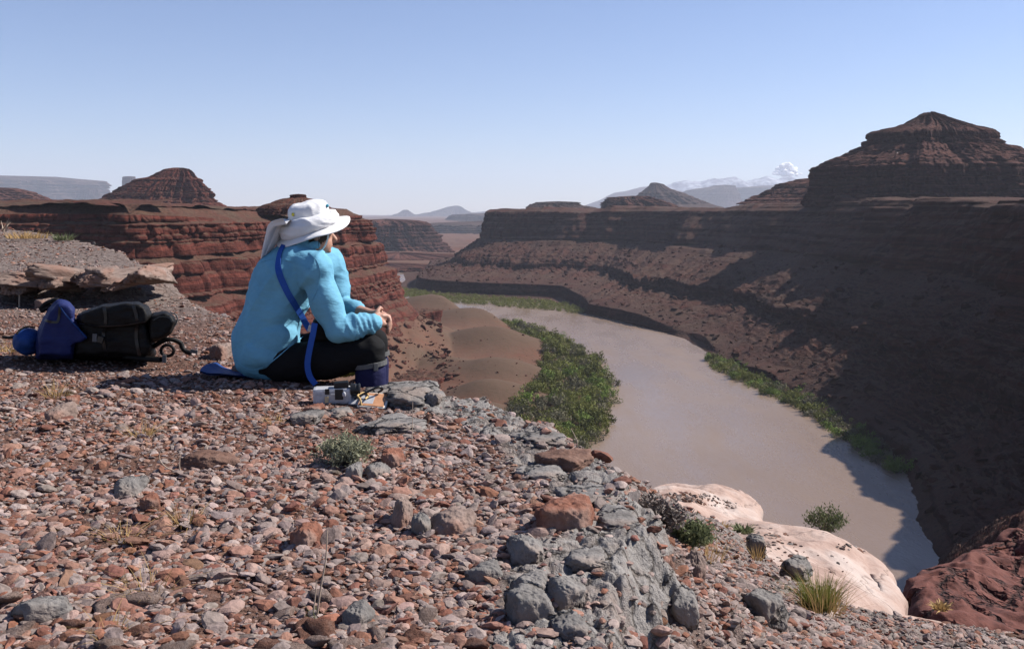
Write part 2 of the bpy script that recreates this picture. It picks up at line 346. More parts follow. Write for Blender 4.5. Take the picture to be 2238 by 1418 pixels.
# buttes and mesas: stacked outlines read off at their distance
def butte(name, d, levels, mat, label, ratio=0.8, n=260, amp=None, step=None, seed=0.0, dn=1.0, power=2.6, sub=10, rot=35, terr=0.4):
    lv = []
    for xl, xr, py in levels:
        a, b_ = P(xl, py, d), P(xr, py, d); lv.append(((a.x + b_.x) / 2, (b_.x - a.x) / 2, a.z))
    w = max(l[1] for l in lv); amp = amp if amp else w * 0.05; H = lv[-1][2] - lv[0][2]; step = step or H / 9
    rowsR = []
    for (c0, r0, z0), (c1, r1, z1) in zip(lv[:-1], lv[1:]):
        k = max(2, int(sub * max(1, abs(z1 - z0) / H * 8)))
        for j in range(k): f = j / k; rowsR.append((c0 + (c1 - c0) * f, r0 + (r1 - r0) * f, z0 + (z1 - z0) * f))
    rowsR.append(lv[-1]); c0, r0, z0 = lv[-1]
    rowsR += [(c0, r0 * .6, z0 + r0 * .03), (c0, r0 * .02, z0 + r0 * .05)]
    A_ = np.array(rowsR); th = np.linspace(0, 2 * math.pi, n, endpoint=False)[None]
    cs, sn = np.cos(th), np.sin(th); sup = (np.abs(np.cos(th - R(rot))) ** power + np.abs(np.sin(th - R(rot))) ** power) ** (-1 / power); sup = sup / np.max(np.abs(cs * sup))
    rr = A_[:, 1:2]; zz = A_[:, 2:3] + 0 * th
    S = th * w; g = np.abs(np.gradient(A_[:, 2])) / (np.abs(np.gradient(A_[:, 1])) + 1e-3 * w); stp = sst(0.3, 1.2, g)[:, None]
    q = zz / step + 0.3 * noise(np.cos(th) * 2 + zz * 0, np.sin(th) * 2, seed); layer = np.floor(q); fr = q - layer
    px_, py_ = np.cos(th) * w, np.sin(th) * w; u = w / 5.0
    disp = amp * (1.9 * fbm(px_ / u, py_ / u, zz / (3 * u) + seed, o=4) + 0.5 * noise(px_ / (u * .7), py_ / (u * .7), layer * 2.3 + seed)) \
        + amp * 0.8 * (np.sqrt(np.clip(np.abs(noise(px_ / (u * .22), py_ / (u * .22), layer * 1.7)) * 3, 0, 1)) - .5) * (0.35 + 0.65 * stp) + amp * 0.5 * np.sqrt(np.clip(4 * fr * (1 - fr), 0, 1))
    bd = A_[0, 2] + np.r_[0, np.cumsum(np.random.default_rng(int(seed * 7) + 1).choice([.45, .7, 1.0, 1.5, 2.4], 60)) * step * .8]; ti = np.clip(np.searchsorted(bd, A_[:, 2:3] + .4 * step * noise(th * 2.0, seed), side='right') - 1, 0, 59); tf = (A_[:, 2:3] - bd[ti]) / (bd[ti + 1] - bd[ti]); tz = bd[ti] + np.clip(tf * 2.0, 0, 1) * (bd[ti + 1] - bd[ti])
    zz = zz + terr * (tz - A_[:, 2:3])
    disp = disp + amp * .35 * fbm(px_ / (u * .10), py_ / (u * .10), zz / (u * .10), o=3)
    rad = np.maximum(rr + disp * dn * np.clip(rr / (0.6 * w), 0.1, 1), 0.001 * w) * sup
    zz = zz + (1 - stp) * amp * 0.25 * fbm(px_ / (u * .3), py_ / (u * .3), zz / u, o=3)
    Xb = A_[:, 0:1] + rad * cs; Yb = d + w * ratio * 0.5 + rad * ratio * sn
    return link(name, mesh_np(name, np.stack([Xb, Yb, zz], -1), grid_faces(len(A_), n, wrap=True), mat), label=label, kind='structure')
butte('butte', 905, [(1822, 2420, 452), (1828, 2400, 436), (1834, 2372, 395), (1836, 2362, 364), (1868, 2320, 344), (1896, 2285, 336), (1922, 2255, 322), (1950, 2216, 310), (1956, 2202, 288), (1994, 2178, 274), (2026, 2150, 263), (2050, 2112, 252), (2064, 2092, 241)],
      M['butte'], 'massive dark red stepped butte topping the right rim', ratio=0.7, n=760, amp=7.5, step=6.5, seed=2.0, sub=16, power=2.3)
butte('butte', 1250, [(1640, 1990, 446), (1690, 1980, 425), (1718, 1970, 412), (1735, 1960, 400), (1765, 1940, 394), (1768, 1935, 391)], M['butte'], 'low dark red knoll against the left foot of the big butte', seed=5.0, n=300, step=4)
butte('butte', 1150, [(170, 470, 455), (188, 446, 444), (235, 436, 425), (262, 425, 408), (300, 412, 392), (330, 403, 380), (345, 397, 374), (364, 385, 369)], M['leftcliff'], 'lone red butte with sloping top above the left plateau', seed=8.0, n=420, step=6, amp=7, ratio=0.6, sub=14)
butte('butte', 560, [(545, 720, 470), (556, 715, 456), (572, 705, 448), (600, 680, 440), (625, 662, 434), (628, 660, 431), (627, 660, 426)], M['leftcliff'], 'small capped knob on the cliff nose beside the white hat', seed=3.0, n=240, step=2.0, ratio=0.8, sub=8)
butte('butte', 3900, [(1330, 1600, 462), (1390, 1555, 446), (1395, 1540, 440), (1408, 1500, 422), (1420, 1475, 413), (1430, 1462, 404), (1432, 1446, 401)], M['far'], 'pointed grey pyramid butte on the horizon beyond the rim', seed=4.0, n=260, ratio=1)
butte('butte', 1900, [(1328, 1480, 456), (1333, 1470, 448), (1336, 1440, 438), (1345, 1420, 432)], M['butte'], 'low lumpy red outcrop in front of the pyramid butte', seed=14.0, n=260, ratio=1, amp=10)
butte('mesa', 2300, [(1160, 1300, 455), (1170, 1262, 449), (1178, 1256, 446), (1182, 1255, 443)], M['far'], 'low flat ledge on the rim left of the pyramid butte', seed=24.0, n=260, ratio=1, amp=9)
butte('mesa', 11500, [(1420, 1640, 462), (1455, 1622, 440), (1490, 1618, 425), (1510, 1614, 415), (1560, 1613, 408), (1566, 1612, 406)], M['far'], 'blue hazy mesa with a square right end below the snowy mountains', seed=6.0, n=300, ratio=.5, amp=14, terr=.2)
butte('mesa', 13500, [(1560, 2000, 462), (1590, 1990, 430), (1600, 1985, 414), (1604, 1980, 411)], M['far'], 'long flat blue mesa running behind the low red knoll', seed=26.0, n=300, ratio=.5, amp=14, terr=.1)
butte('mesa', 10500, [(-400, 240, 462), (-400, 208, 445), (-390, 180, 420), (-380, 176, 402), (-370, 172, 398), (-365, 168, 396)], M['far'], 'long blue hazy mesa on the horizon at far left', seed=7.0, n=300, ratio=.5)
butte('mesa', 10200, [(150, 225, 462), (160, 212, 436), (168, 209, 416), (172, 208, 414)], M['far'], 'small hazy block at the end of the long far mesa', seed=7.5, n=160, ratio=.8)
butte('mesa', 1900, [(-300, 110, 462), (-300, 86, 456), (-290, 76, 436), (-280, 45, 424), (-270, 25, 417), (-260, 5, 414)], M['butte'], 'dark red low mesa at the left edge below the hazy mesa', seed=9.0, n=300, ratio=.5)
butte('mesa', 7500, [(258, 304, 440), (263, 296, 412), (264, 292, 390), (266, 291, 386)], M['far'], 'pale square rock tower behind the lone red butte', seed=10.0, n=120, ratio=.8, amp=2)
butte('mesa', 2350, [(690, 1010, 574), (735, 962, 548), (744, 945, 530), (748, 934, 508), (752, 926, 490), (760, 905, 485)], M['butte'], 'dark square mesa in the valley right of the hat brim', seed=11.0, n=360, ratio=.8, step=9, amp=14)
butte('mesa', 4300, [(860, 1300, 540), (880, 1260, 528), (890, 1250, 502), (900, 1240, 494)], M['far'], 'long low dark cliff closing the far end of the valley', seed=12.0, n=360, ratio=.6, amp=30)
butte('mesa', 7500, [(920, 1200, 498), (940, 1180, 490), (975, 1160, 480), (985, 1150, 471)], M['far'], 'stepped hazy mesa behind the far valley cliff', seed=13.0, n=260, ratio=.6)
butte('mesa', 15500, [(700, 1200, 490), (790, 1120, 484), (850, 1060, 474), (900, 1050, 472), (935, 1025, 466), (958, 1012, 459), (985, 1000, 452)], M['far'], 'jagged pale blue ridge on the horizon over the valley', seed=15.0, n=300, ratio=.5)
butte('mesa', 15300, [(815, 940, 484), (845, 915, 474), (868, 899, 467), (878, 890, 460)], M['far'], 'small pale blue peak left of the jagged ridge', seed=16.0, n=160, ratio=.6)
butte('mesa', 18500, [(980, 1300, 480), (1010, 1200, 468), (1060, 1150, 463)], M['far'], 'faint pale ridge low on the horizon right of the jagged ridge', seed=18.0, n=160, ratio=.5)

butte('bench', 1650, [(600, 1010, 612), (620, 992, 600), (640, 985, 590), (660, 975, 586)], M['butte'], 'low layered bench beyond the far bend of the river', seed=31.0, n=420, ratio=.5, amp=9, step=2.5)
butte('bench', 1950, [(600, 1130, 590), (640, 1100, 578), (660, 1080, 570), (680, 1055, 565)], M['butte'], 'second layered bench below the dark square mesa', seed=32.0, n=420, ratio=.4, amp=12, step=3)
# distant slope and snowy mountains
m, nt, b = mat_new('snowy_mountain', 0.9, 0.1)
vec = coords(nt, (0.0035, 0.0035, 0.0035)); sn_ = tnoise(nt, vec, 1.0, 8, 0.75)
L(nt, ramp(nt, sn_, [(0.46, (0.10, 0.10, 0.13)), (0.60, (0.46, 0.48, 0.52))]), b.inputs['Base Color']); M['snow'] = m
def ridge(name, d, crest, mat, label, depth, jag, seed):
    px = np.linspace(crest[0][0], crest[-1][0], 320); pyc = np.interp(px, [c[0] for c in crest], [c[1] for c in crest])
    rows = []; nrw = 46
    for j in range(nrw):
        f = (j / (nrw - 1)) * 2 - 1; yv = d + f * depth; prof = 1 - abs(f)
        x = (px - CX) / F_PX * d; zt = ZC + (HOR - pyc) / F_PX * d
        zz = -60 + (zt + 60) * prof ** 0.9 + jag * (1.6 - 3.2 * np.abs(fbm(x / (depth * .30), yv / (depth * .30) + 0 * x, seed, o=5, gain=.6))) * np.clip(prof * 3, 0, 1) * (0.5 + 0.5 * (1 - prof))
        rows.append(np.stack([x, yv + 0 * x, zz], 1))
    return link(name, mesh_np(name, np.array(rows), grid_faces(nrw, 320), mat), label=label, kind='structure')
ridge('mountain_range', 21000, [(1330, 470), (1440, 412), (1475, 401), (1505, 396), (1525, 401), (1555, 391), (1575, 394), (1598, 389), (1625, 398), (1645, 393), (1668, 388), (1690, 395), (1720, 388), (1745, 396), (1800, 398), (1900, 420), (2000, 470)], M['snow'], 'pale snow covered mountain range on the horizon', 2400, 50, 3.0)
ridge('hill', 17000, [(1240, 466), (1297, 444), (1340, 424), (1385, 412), (1430, 408), (1520, 425), (1600, 466)], M['far'], 'smooth pale blue slope rising behind the pyramid butte', 3000, 25, 4.0)

# small cloud over the mountains, far behind them
m, nt, b = mat_new('cloud_white', 1.0, 0.0); b.inputs['Base Color'].default_value = (0.95, 0.95, 0.95, 1)
b.inputs['Base Color'].default_value = (.99, .99, .99, 1); b.inputs['Subsurface Weight'].default_value = 1.0; b.inputs['Subsurface Radius'].default_value = (1, 1, 1); b.inputs['Subsurface Scale'].default_value = 160.0
M['cloud'] = m
def cloud(px0, px1, pyb, pyt, d, n, label, seed):
    rg = np.random.default_rng(seed); bm = bmesh.new(); s = d / F_PX
    for i in range(n):
        f = rg.normal(0, .33); cx_ = (px0 + px1) / 2 + f * (px1 - px0) / 2 * 1.1
        hmax = (pyb - pyt) * math.exp(-(f * 1.6) ** 2); py = pyb - rg.random() * hmax * .85; r = (2.0 + 5.5 * rg.random() * math.exp(-(f * 1.3) ** 2)) * s
        p = P(cx_, py, d)
        bmesh.ops.create_icosphere(bm, subdivisions=2, radius=r, matrix=Matrix.Translation((p.x, p.y + rg.normal(0, 12) * s, p.z)) @ Matrix.Diagonal((1.25, 1, .72, 1)))
    me = fuse(bm, 'cloud', M['cloud'], 1.1 * s, 2)
    v = np.empty(len(me.vertices) * 3); me.vertices.foreach_get('co', v); v = v.reshape(-1, 3)
    q = 3.0 * s; v += (fbm(v[:, 0] / q, v[:, 1] / q, v[:, 2] / q, o=2) * 1.6 * s)[:, None] * np.array([1, .5, 1]); me.vertices.foreach_set('co', v.ravel())
    me.update()
    return link('cloud', me, label=label, kind='structure')

# haze: even thin air round everything, cloud and sky outside
m = bpy.data.materials.new('haze'); m.use_nodes = True; nt = m.node_tree; nt.nodes.clear()
out = N(nt, 'ShaderNodeOutputMaterial'); pv = N(nt, 'ShaderNodeVolumePrincipled')
pv.inputs['Color'].default_value = (0.80, 0.85, 1.0, 1); pv.inputs['Density'].default_value = 4.8e-5; pv.inputs['Anisotropy'].default_value = 0.1
L(nt, pv.outputs[0], out.inputs['Volume'])
bm = bmesh.new(); bmesh.ops.create_cube(bm, size=1)
me = bpy.data.meshes.new('haze'); bm.to_mesh(me); bm.free(); me.materials.append(m)
hz = link('haze', me, label='thin blue desert haze filling the air', kind='stuff')
hz.scale = (52000, 26500, 1150); hz.location = (0, 11600, 400)

# plateau behind the left rim
pr = np.vstack([CL[0] + (-300, 0), CL[0:1], CL[1:] + np.array([-6, 6.0]), CL[-1:] + np.array([-300, 500.0])])
e1 = catmull(pr, 420); e1 = e1 + np.array([-8.0, 3.0])
rows = []
for j in range(70):
    f = (j / 69) ** 1.5; q = e1 * (1 - f) + np.array([-900.0, 1150.0]) * f
    rows.append(np.c_[q, 2.2 + 6.5 * f ** .5 + 1.6 * fbm(q[:, 0] / 30, q[:, 1] / 30, o=6, gain=.6) + 3.5 * np.exp(-((q[:, 0] + 190) / 45) ** 2 - ((q[:, 1] - 470) / 60) ** 2)])
link('plateau', mesh_np('plateau', np.array(rows), grid_faces(70, 420), M['leftcliff']), label='scrubby plateau top behind the left cliff rim', kind='structure')
# ------------------------------------------------------------------ foreground ledge
gx = lambda px, py, z=0.0: tuple(G(px, py, z))[:2]
EA = np.array([(-30, 40), (-13, 20), (-6.9, 13), (-4.5, 10.6), (-3.45, 9.3), (-2.8, 8.2), (-2.06, 7.0), (-1.45, 5.75), (-1.10, 5.05), (-.88, 4.66), (-.76, 4.42), (-.60, 4.30), (-.46, 4.26),
               gx(960, 868), gx(1040, 880), gx(1110, 888), gx(1135, 925), gx(1240, 975), gx(1290, 1000), gx(1350, 1050), gx(1402, 1120), gx(1400, 1190), gx(1330, 1290), gx(1330, 1400), gx(1270, 1600), gx(1270, 2100), gx(1300, 4000)], float)
EAs = smooth_poly(EA, 150)
BP = [P(1300, 1000, 4.4), P(1400, 1062, 5.2), P(1480, 1104, 5.8), P(1640, 1172, 6.4), P(1720, 1250, 6.2), P(1880, 1326, 5.7), P(1980, 1360, 5.2), P(2238, 1387, 4.6), P(2500, 1420, 4.4),
      P(1400, 1250, 2.62), P(1370, 1400, 2.02), P(1600, 1400, 2.5), P(2000, 1400, 3.8), P(2238, 1405, 4.2), P(1550, 1200, 4.2), P(1450, 1150, 3.5), P(1700, 1330, 4.0), P(1850, 1350, 4.4), P(1400, 1700, 1.6), P(1900, 1800, 2.0), P(1345, 1330, 2.2), P(1405, 1185, 2.62), P(1425, 1130, 2.9)]
BQ = np.array([tuple(p) for p in BP])
EB = smooth_poly(BQ[[0, 1, 2, 3, 4, 5, 6, 7, 8], :2], 90)          # outer edge of the lower rubble slope
EB = np.vstack([[(BQ[0, 0] - .6, BQ[0, 1] + .2)], EB])
def tps_fit(p):
    n = len(p); d = np.linalg.norm(p[:, None, :2] - p[None, :, :2], axis=2); K_ = np.where(d > 0, d ** 2 * np.log(d + 1e-9), 0) + np.eye(n) * 0.02
    A_ = np.zeros((n + 3, n + 3)); A_[:n, :n] = K_; A_[:n, n] = 1; A_[:n, n + 1:] = p[:, :2]; A_[n, :n] = 1; A_[n + 1:, :n] = p[:, :2].T
    return np.linalg.solve(A_, np.r_[p[:, 2], 0, 0, 0]), p
TB = tps_fit(BQ)
def tps(T_, x, y):
    w, p = T_; z = w[-3] + w[-2] * x + w[-1] * y
    for i in range(len(p)):
        d2 = (x - p[i, 0]) ** 2 + (y - p[i, 1]) ** 2 + 1e-12; z = z + w[i] * d2 * 0.5 * np.log(d2)
    return z
def ledge_x(x, y): return sst(-2.75, -3.3, x + 0.25 * noise(y * .9, 4.2))
def zA(x, y):
    z = 0.025 * np.clip(-x - 1.2, 0, 6) + 0.020 * fbm(x * 1.3, y * 1.3, o=3)
    fr = y + 0.35 * fbm(x * .9, 1.3, o=3) + 0.12 * x
    z = z + ledge_x(x, y) * (0.15 * sst(7.3, 7.75, fr) + 0.30 * sst(7.6, 12.5, y)) + (1 - ledge_x(x, y)) * 0.16 * sst(7, 10, y) * sst(-1.9, -3, x)
    return z
def capw(x, y, sd):
    w = .27 + .13 * fbm(x * 2.2, y * 2.2, 9.0, o=4)
    return sst(-1.0, -.75, sd / np.maximum(w, .05)) * sst(-.75, -.35, x) * np.where(sd < .1, 1, 0)
def fore_z(x, y, rough=True):
    x = np.asarray(x, float); y = np.asarray(y, float)
    wob = 0.05 * fbm(x * 4, y * 4, 2.0, o=4) if rough else 0
    sd = poly_sd(x, y, EAs) + wob
    a = zA(x, y)
    if rough:
        cap = capw(x, y, sd)
        ck = np.exp(-(noise(x * 5.5 + .3 * noise(x * 9, y * 9), y * 4.2, 3.0) / .05) ** 2) + .6 * np.exp(-(noise(x * 12, y * 10, 8.0) / .06) ** 2)
        a = a + cap * (0.010 + 0.015 * fbm(x * 5, y * 5, 5.0, o=6, gain=.68) - .014 * ck - .03 * np.clip(noise(x * 16, y * 16, 2.0) - .25, 0, 1)) + 0.006 * fbm(x * 22, y * 22, 1.0, o=3)
    far_e = sst(-.15, -.45, x)                                  # sheer drop behind the person, a low broken step on the right
    step_ = (.02 + .25 * sst(0, .05, sd)) * far_e + (1 - far_e) * (.055 * sst(0, .03, sd) * (1 + noise(x * 6, y * 6, 4.0)) + .04 * sst(.06, .09, sd + .04 * noise(x * 9, y * 9, 1.0)))
    a = a - np.where(sd > 0, step_ + (6.0 * far_e + .95 * (1 - far_e)) * np.clip(sd - .02, 0, None) - (1 - far_e) * .03 * fbm(x * 9, y * 9, 3.0, o=4) * sst(0, .05, sd), 0.0)
    sb = poly_sd(x, y, EB) + (0.06 * fbm(x * 2.5, y * 2.5, 8.0, o=4) if rough else 0)
    bz = tps(TB, x, y)
    if rough: bz = bz + 0.05 * fbm(x * 2.2, y * 2.2, 6.0, o=5) + 0.012 * fbm(x * 14, y * 14, 6.0, o=2)
    bz = np.where(sb > 0, bz - 0.9 * sst(0, .8, sb) - 1.1 * sb, bz)
    bz = np.where((x > -.3 + .1 * y) & (sd > -.04), bz, -50) - 8 * np.clip(y - 7.2, 0, None)
    z = np.maximum(a, bz)
    return np.maximum(z, -14.0), sd, sb, (bz > a)
nr, nc = 520, 720
dd = np.r_[np.geomspace(0.9, 7.5, 400), np.geomspace(7.55, 40, nr - 400)]; aa = np.tan(np.linspace(R(-34), R(37), nc))
Y, A = np.meshgrid(dd, aa, indexing='ij'); X = A * Y
Z, SD, SB, ISB = fore_z(X, Y)
lim = np.where(ISB, SB, SD)
greyw = np.clip(capw(X, Y, SD) + np.where(SD > 0, .4, 0) + np.where(ISB, .35, 0), 0, 1)
greyw = np.where(X < -1.5, np.clip(sst(6, 8, Y) * .5, 0, 1), greyw)
m, nt, b = mat_new('gravel_soil', 0.95, 0.12)
vec = coords(nt); at = N(nt, 'ShaderNodeAttribute', attribute_name='col')
n1 = tnoise(nt, vec, 3.0, 6, 0.7); n2 = tnoise(nt, vec, 30, 5, 0.7); n3 = tnoise(nt, vec, 130, 3, 0.6)
soil = ramp(nt, n2, [(0.30, (0.06, 0.030, 0.022)), (0.5, (0.115, 0.062, 0.046)), (0.68, (0.165, 0.105, 0.083))])
cap = ramp(nt, n2, [(0.25, (0.095, 0.082, 0.075)), (0.45, (0.20, 0.182, 0.17)), (0.7, (0.28, 0.26, 0.246))])
cap = mix(nt, mrange(nt, n1, 0.50, 0.66, 0, 0.5), cap, (0.19, 0.12, 0.092))
wv = N(nt, 'ShaderNodeVectorMath', operation='ADD'); L(nt, vec, wv.inputs[0]); wq = N(nt, 'ShaderNodeVectorMath', operation='SCALE'); L(nt, tnoise(nt, vec, 9, 4, .65, 1), wq.inputs[0]); wq.inputs['Scale'].default_value = .12; L(nt, wq.outputs[0], wv.inputs[1])
vo = N(nt, 'ShaderNodeTexVoronoi', feature='DISTANCE_TO_EDGE'); vo.inputs['Scale'].default_value = 7.5; L(nt, wv.outputs[0], vo.inputs['Vector'])
cap = mix(nt, mrange(nt, vo.outputs[0], 0, .05, .8, 0), cap, (0.045, 0.034, 0.028))
L(nt, mix(nt, at.outputs['Color'], soil, cap), b.inputs['Base Color'])
h0 = bump(nt, b, mrange(nt, vo.outputs[0], 0, .09), .8, .012); h1 = bump(nt, b, n2, 0.9, 0.025, h0); bump(nt, b, n3, 0.5, 0.004, h1)
M['ground'] = m
keep = (Z > -13.5)
F4 = grid_faces(nr, nc); F4 = F4[keep.ravel()[F4].any(axis=1)]
link('ground', mesh_np('ground', np.stack([X, Y, Z], -1), F4, M['ground'], col=np.repeat(greyw.ravel()[:, None], 3, 1)), label='stony rim ledge in the foreground with its crumbling grey edge', kind='structure')

# rock materials
def rock_mat(name, base, dark, light, scale=9.0, bumpd=0.02, stain=None, rand=0.15, spec=.2, crack=0, crackw=.035):
    m, nt, b = mat_new(name, 0.9, spec); vec = coords(nt)
    oi = N(nt, 'ShaderNodeObjectInfo')
    a1 = tnoise(nt, vec, scale, 6, 0.68); a2 = tnoise(nt, vec, scale * 6, 4, 0.65)
    c = ramp(nt, a1, [(0.3, dark), (0.48, base), (0.7, light)])
    if stain: c = mix(nt, mrange(nt, tnoise(nt, vec, scale * .45, 4, .6), 0.48, 0.62, 0, .75), c, stain)
    c = mix(nt, mrange(nt, a2, .56, .68, 0, .45), c, dark)
    if crack:
        vo = N(nt, 'ShaderNodeTexVoronoi', feature='DISTANCE_TO_EDGE'); vo.inputs['Scale'].default_value = crack; wv = N(nt, 'ShaderNodeVectorMath', operation='ADD'); L(nt, vec, wv.inputs[0]); wq = N(nt, 'ShaderNodeVectorMath', operation='SCALE'); wq.inputs['Scale'].default_value = 1.0 if crack < 2 else .14; L(nt, tnoise(nt, vec, 1.2 if crack < 2 else 8.0, 4, .6, 1), wq.inputs[0]); L(nt, wq.outputs[0], wv.inputs[1]); L(nt, wv.outputs[0], vo.inputs['Vector']); c = mix(nt, mrange(nt, vo.outputs[0], 0, crackw, 1 if crackw > .02 else .5, 0), c, tuple(q * .5 for q in dark))
    hs = N(nt, 'ShaderNodeHueSaturation'); L(nt, c, hs.inputs['Color']); L(nt, mrange(nt, oi.outputs['Random'], 0, 1, 1 - rand, 1 + rand), hs.inputs['Value'])
    L(nt, hs.outputs[0], b.inputs['Base Color'])
    h = bump(nt, b, a1, 0.7, bumpd); h = bump(nt, b, a2, 0.5, bumpd * .25, h)
    if crack: bump(nt, b, mrange(nt, vo.outputs[0], 0, crackw * 1.7), 1.0 if crackw > .02 else .4, (.12 if crack < 2 else .01) if crackw > .02 else .03, h)
    return m
M['grey'] = rock_mat('grey_limestone', (0.1591, 0.1462, 0.1376), (0.0731, 0.06364, 0.05848), (0.2193, 0.2047, 0.1961), 9, stain=(0.19, 0.145, 0.12), crack=5.5, crackw=.034)
M['redrock'] = rock_mat('red_brown_stone', (0.171, 0.0702, 0.045), (0.0675, 0.0315, 0.0234), (0.225, 0.135, 0.1035), 9, stain=(0.21, 0.14, 0.115))
M['brown'] = rock_mat('brown_flat_stone', (0.126, 0.0684, 0.0495), (0.0585, 0.0315, 0.0243), (0.171, 0.1035, 0.0783), 12)
M['pink'] = rock_mat('pink_sandstone', (0.3266, 0.2282, 0.1886), (0.2116, 0.138, 0.1104), (0.3956, 0.3036, 0.2622), 2.2, .06, stain=(0.41, 0.34, 0.305), rand=.03, crack=.7, crackw=.012)
M['deepred'] = rock_mat('deep_red_sandstone', (0.108, 0.038, 0.029), (0.042, 0.017, 0.0145), (0.14, 0.056, 0.043), 1.6, .09, rand=.03, crack=.55)
M['mixed'] = rock_mat('grey_pink_stone', (0.1892, 0.1364, 0.1144), (0.0792, 0.05632, 0.04752), (0.2464, 0.1936, 0.1716), 9, stain=(0.195, 0.105, 0.077))

for k_, a_ in (('grey', ((0.185, 0.166, 0.156), (0.11, 0.095, 0.087), (0.24, 0.22, 0.206))), ('redrock', ((0.165, 0.077, 0.052), (0.085, 0.042, 0.031), (0.215, 0.128, 0.098))), ('mixed', ((0.21, 0.145, 0.12), (0.12, 0.08, 0.064), (0.265, 0.205, 0.18)))):
    M[k_ + '_s'] = rock_mat('loose_' + k_, *a_, 1.5, .10)
def slab(name, outline, thick, rad, mat, label=None, cat=None, amp=.01, freq=3.0, n=120, rings=26, seed=0.0, edge=.0, parent=None, group=None, kind=None, dome=0.0, under=0.75, pit=0.0):
    o = np.array([tuple(p) for p in outline], float); c0 = o.mean(0)
    oc = np.vstack([o, o[:1]]); oc = smooth_poly(oc, 400)[:-1]
    k = max(2, int(400 / len(o) * .45)); ker = np.hanning(2 * k + 1); ker /= ker.sum()
    oc = np.stack([np.convolve(np.r_[oc[-k:, i], oc[:, i], oc[:k, i]], ker, 'valid') for i in range(3)], 1)
    oc = oc[np.linspace(0, len(oc), n, endpoint=False).astype(int)]
    base = c0
    size = np.linalg.norm((oc - base)[:, :2], axis=1); size_m = size.mean()
    th = np.linspace(0, 2 * math.pi, n, endpoint=False)
    oc[:, :2] += ((oc - base)[:, :2] / size[:, None]) * (edge * size_m * fbm(np.cos(th) * 2.5 + seed, np.sin(th) * 2.5, seed, o=4))[:, None]
    rows = []
    inw = (base - oc); inw[:, 2] = 0; inl = np.linalg.norm(inw, axis=1)[:, None]; inu = inw / inl
    for f in np.linspace(0, 1, 5)[:-1]: r = oc + inw * (1 - under) * (1 - f) ** 2; r = r.copy(); r[:, 2] = r[:, 2] - thick * (1 - f) - rad * f; rows.append(r)
    for ph in np.linspace(0, math.pi / 2, 8): r = oc + inu * np.minimum(rad * 1.2 * (1 - math.cos(ph)), inl * .6); r = r.copy(); r[:, 2] -= rad * (1 - math.sin(ph)); rows.append(r)
    last = rows[-1]
    for f in np.linspace(0, 1, rings)[1:]:
        f2 = min(f, .995); r = last * (1 - f2) + base * f2; r[:, 2] += dome * (1 - (1 - f) ** 2); rows.append(r)
    V = np.array(rows); x, y, z = V[..., 0] - base[0], V[..., 1] - base[1], V[..., 2] - base[2]
    nz = fbm(x * freq + seed, y * freq, z * freq + seed, o=5); out = np.stack([x, y], -1) / (np.hypot(x, y)[..., None] + 1e-6)
    side = np.zeros(len(V)); side[:12] = 1; side = side[:, None]
    V[..., :2] += (out * (amp * 1.2 * nz * side)[..., None]); V[..., 2] += amp * nz * (1 - .6 * side)
    if pit: V[..., 2] -= pit * np.clip(noise(x * freq * 2.6, y * freq * 2.6, seed) - .22, 0, 1) * (1 - side)
    V = V - base
    me = mesh_np(name, V, grid_faces(len(V), n, wrap=True), mat)
    return link(name, me, parent, label, cat, group, kind, loc=tuple(base))

# pink sandstone slabs below the rim, red rock beyond
slab('boulder', [P(1376, 1078, 11.4), P(1415, 1056, 12.2), P(1465, 1050, 12.7), P(1525, 1060, 12.6), P(1585, 1050, 13), P(1622, 1056, 12.8), P(1652, 1085, 12), P(1670, 1130, 11), P(1640, 1190, 9.4), P(1450, 1160, 9), P(1370, 1110, 10)], 2.6, .16, M['pink'],
     'pale pink sandstone boulder with a patch of dark soil, above the brown river', 'boulder', amp=.10, freq=.9, n=240, rings=64, seed=1.0, dome=.1, pit=.10)
slab('boulder', [P(1510, 1130, 9.8), P(1640, 1124, 9.8), P(1740, 1138, 9.6), P(1830, 1158, 9.2), P(1895, 1186, 8.8), P(1945, 1222, 8.3), P(1972, 1265, 7.8), P(1980, 1300, 7.3), P(1965, 1335, 6.9), P(1900, 1390, 6.2), P(1700, 1330, 6.2), P(1540, 1220, 7)], 2.4, .20, M['pink'],
     'long pale pink sandstone slab with rounded end overhanging the river', 'boulder', amp=.085, freq=.8, n=280, rings=70, seed=4.0, dome=.12, pit=.08)
slab('boulder', [P(1940, 1332, 7.2), P(1990, 1326, 7.5), P(2060, 1342, 7.4), P(2120, 1366, 7.2), P(2175, 1392, 6.8), P(2110, 1440, 5.6), P(1960, 1420, 5.6)], 1.6, .12, M['pink'],
     'small pink sandstone slab below the rubble beside the red rocks', 'boulder', amp=.05, freq=1.2, seed=7.0)
slab('boulder', [P(1975, 1290, 17), P(2010, 1245, 18.5), P(2060, 1222, 19.5), P(2140, 1212, 20), P(2260, 1225, 20), P(2380, 1300, 18), P(2300, 1420, 14), P(2120, 1400, 14), P(2000, 1345, 15)], 5, .35, M['deepred'],
     'broad dark red cracked sandstone rock in the lower right corner', 'boulder', amp=.34, freq=.6, n=260, rings=60, seed=3.0, pit=.5)
slab('boulder', [P(2125, 1210, 20.5), P(2150, 1180, 21.5), P(2200, 1164, 22), P(2290, 1152, 22), P(2400, 1190, 21), P(2330, 1250, 19), P(2180, 1236, 19.6)], 1.2, .22, M['deepred'],
     'upper red rock ledge overhanging the broad red rock at right edge', 'boulder', amp=.26, freq=1.1, n=200, rings=40, seed=5.0, under=.85)
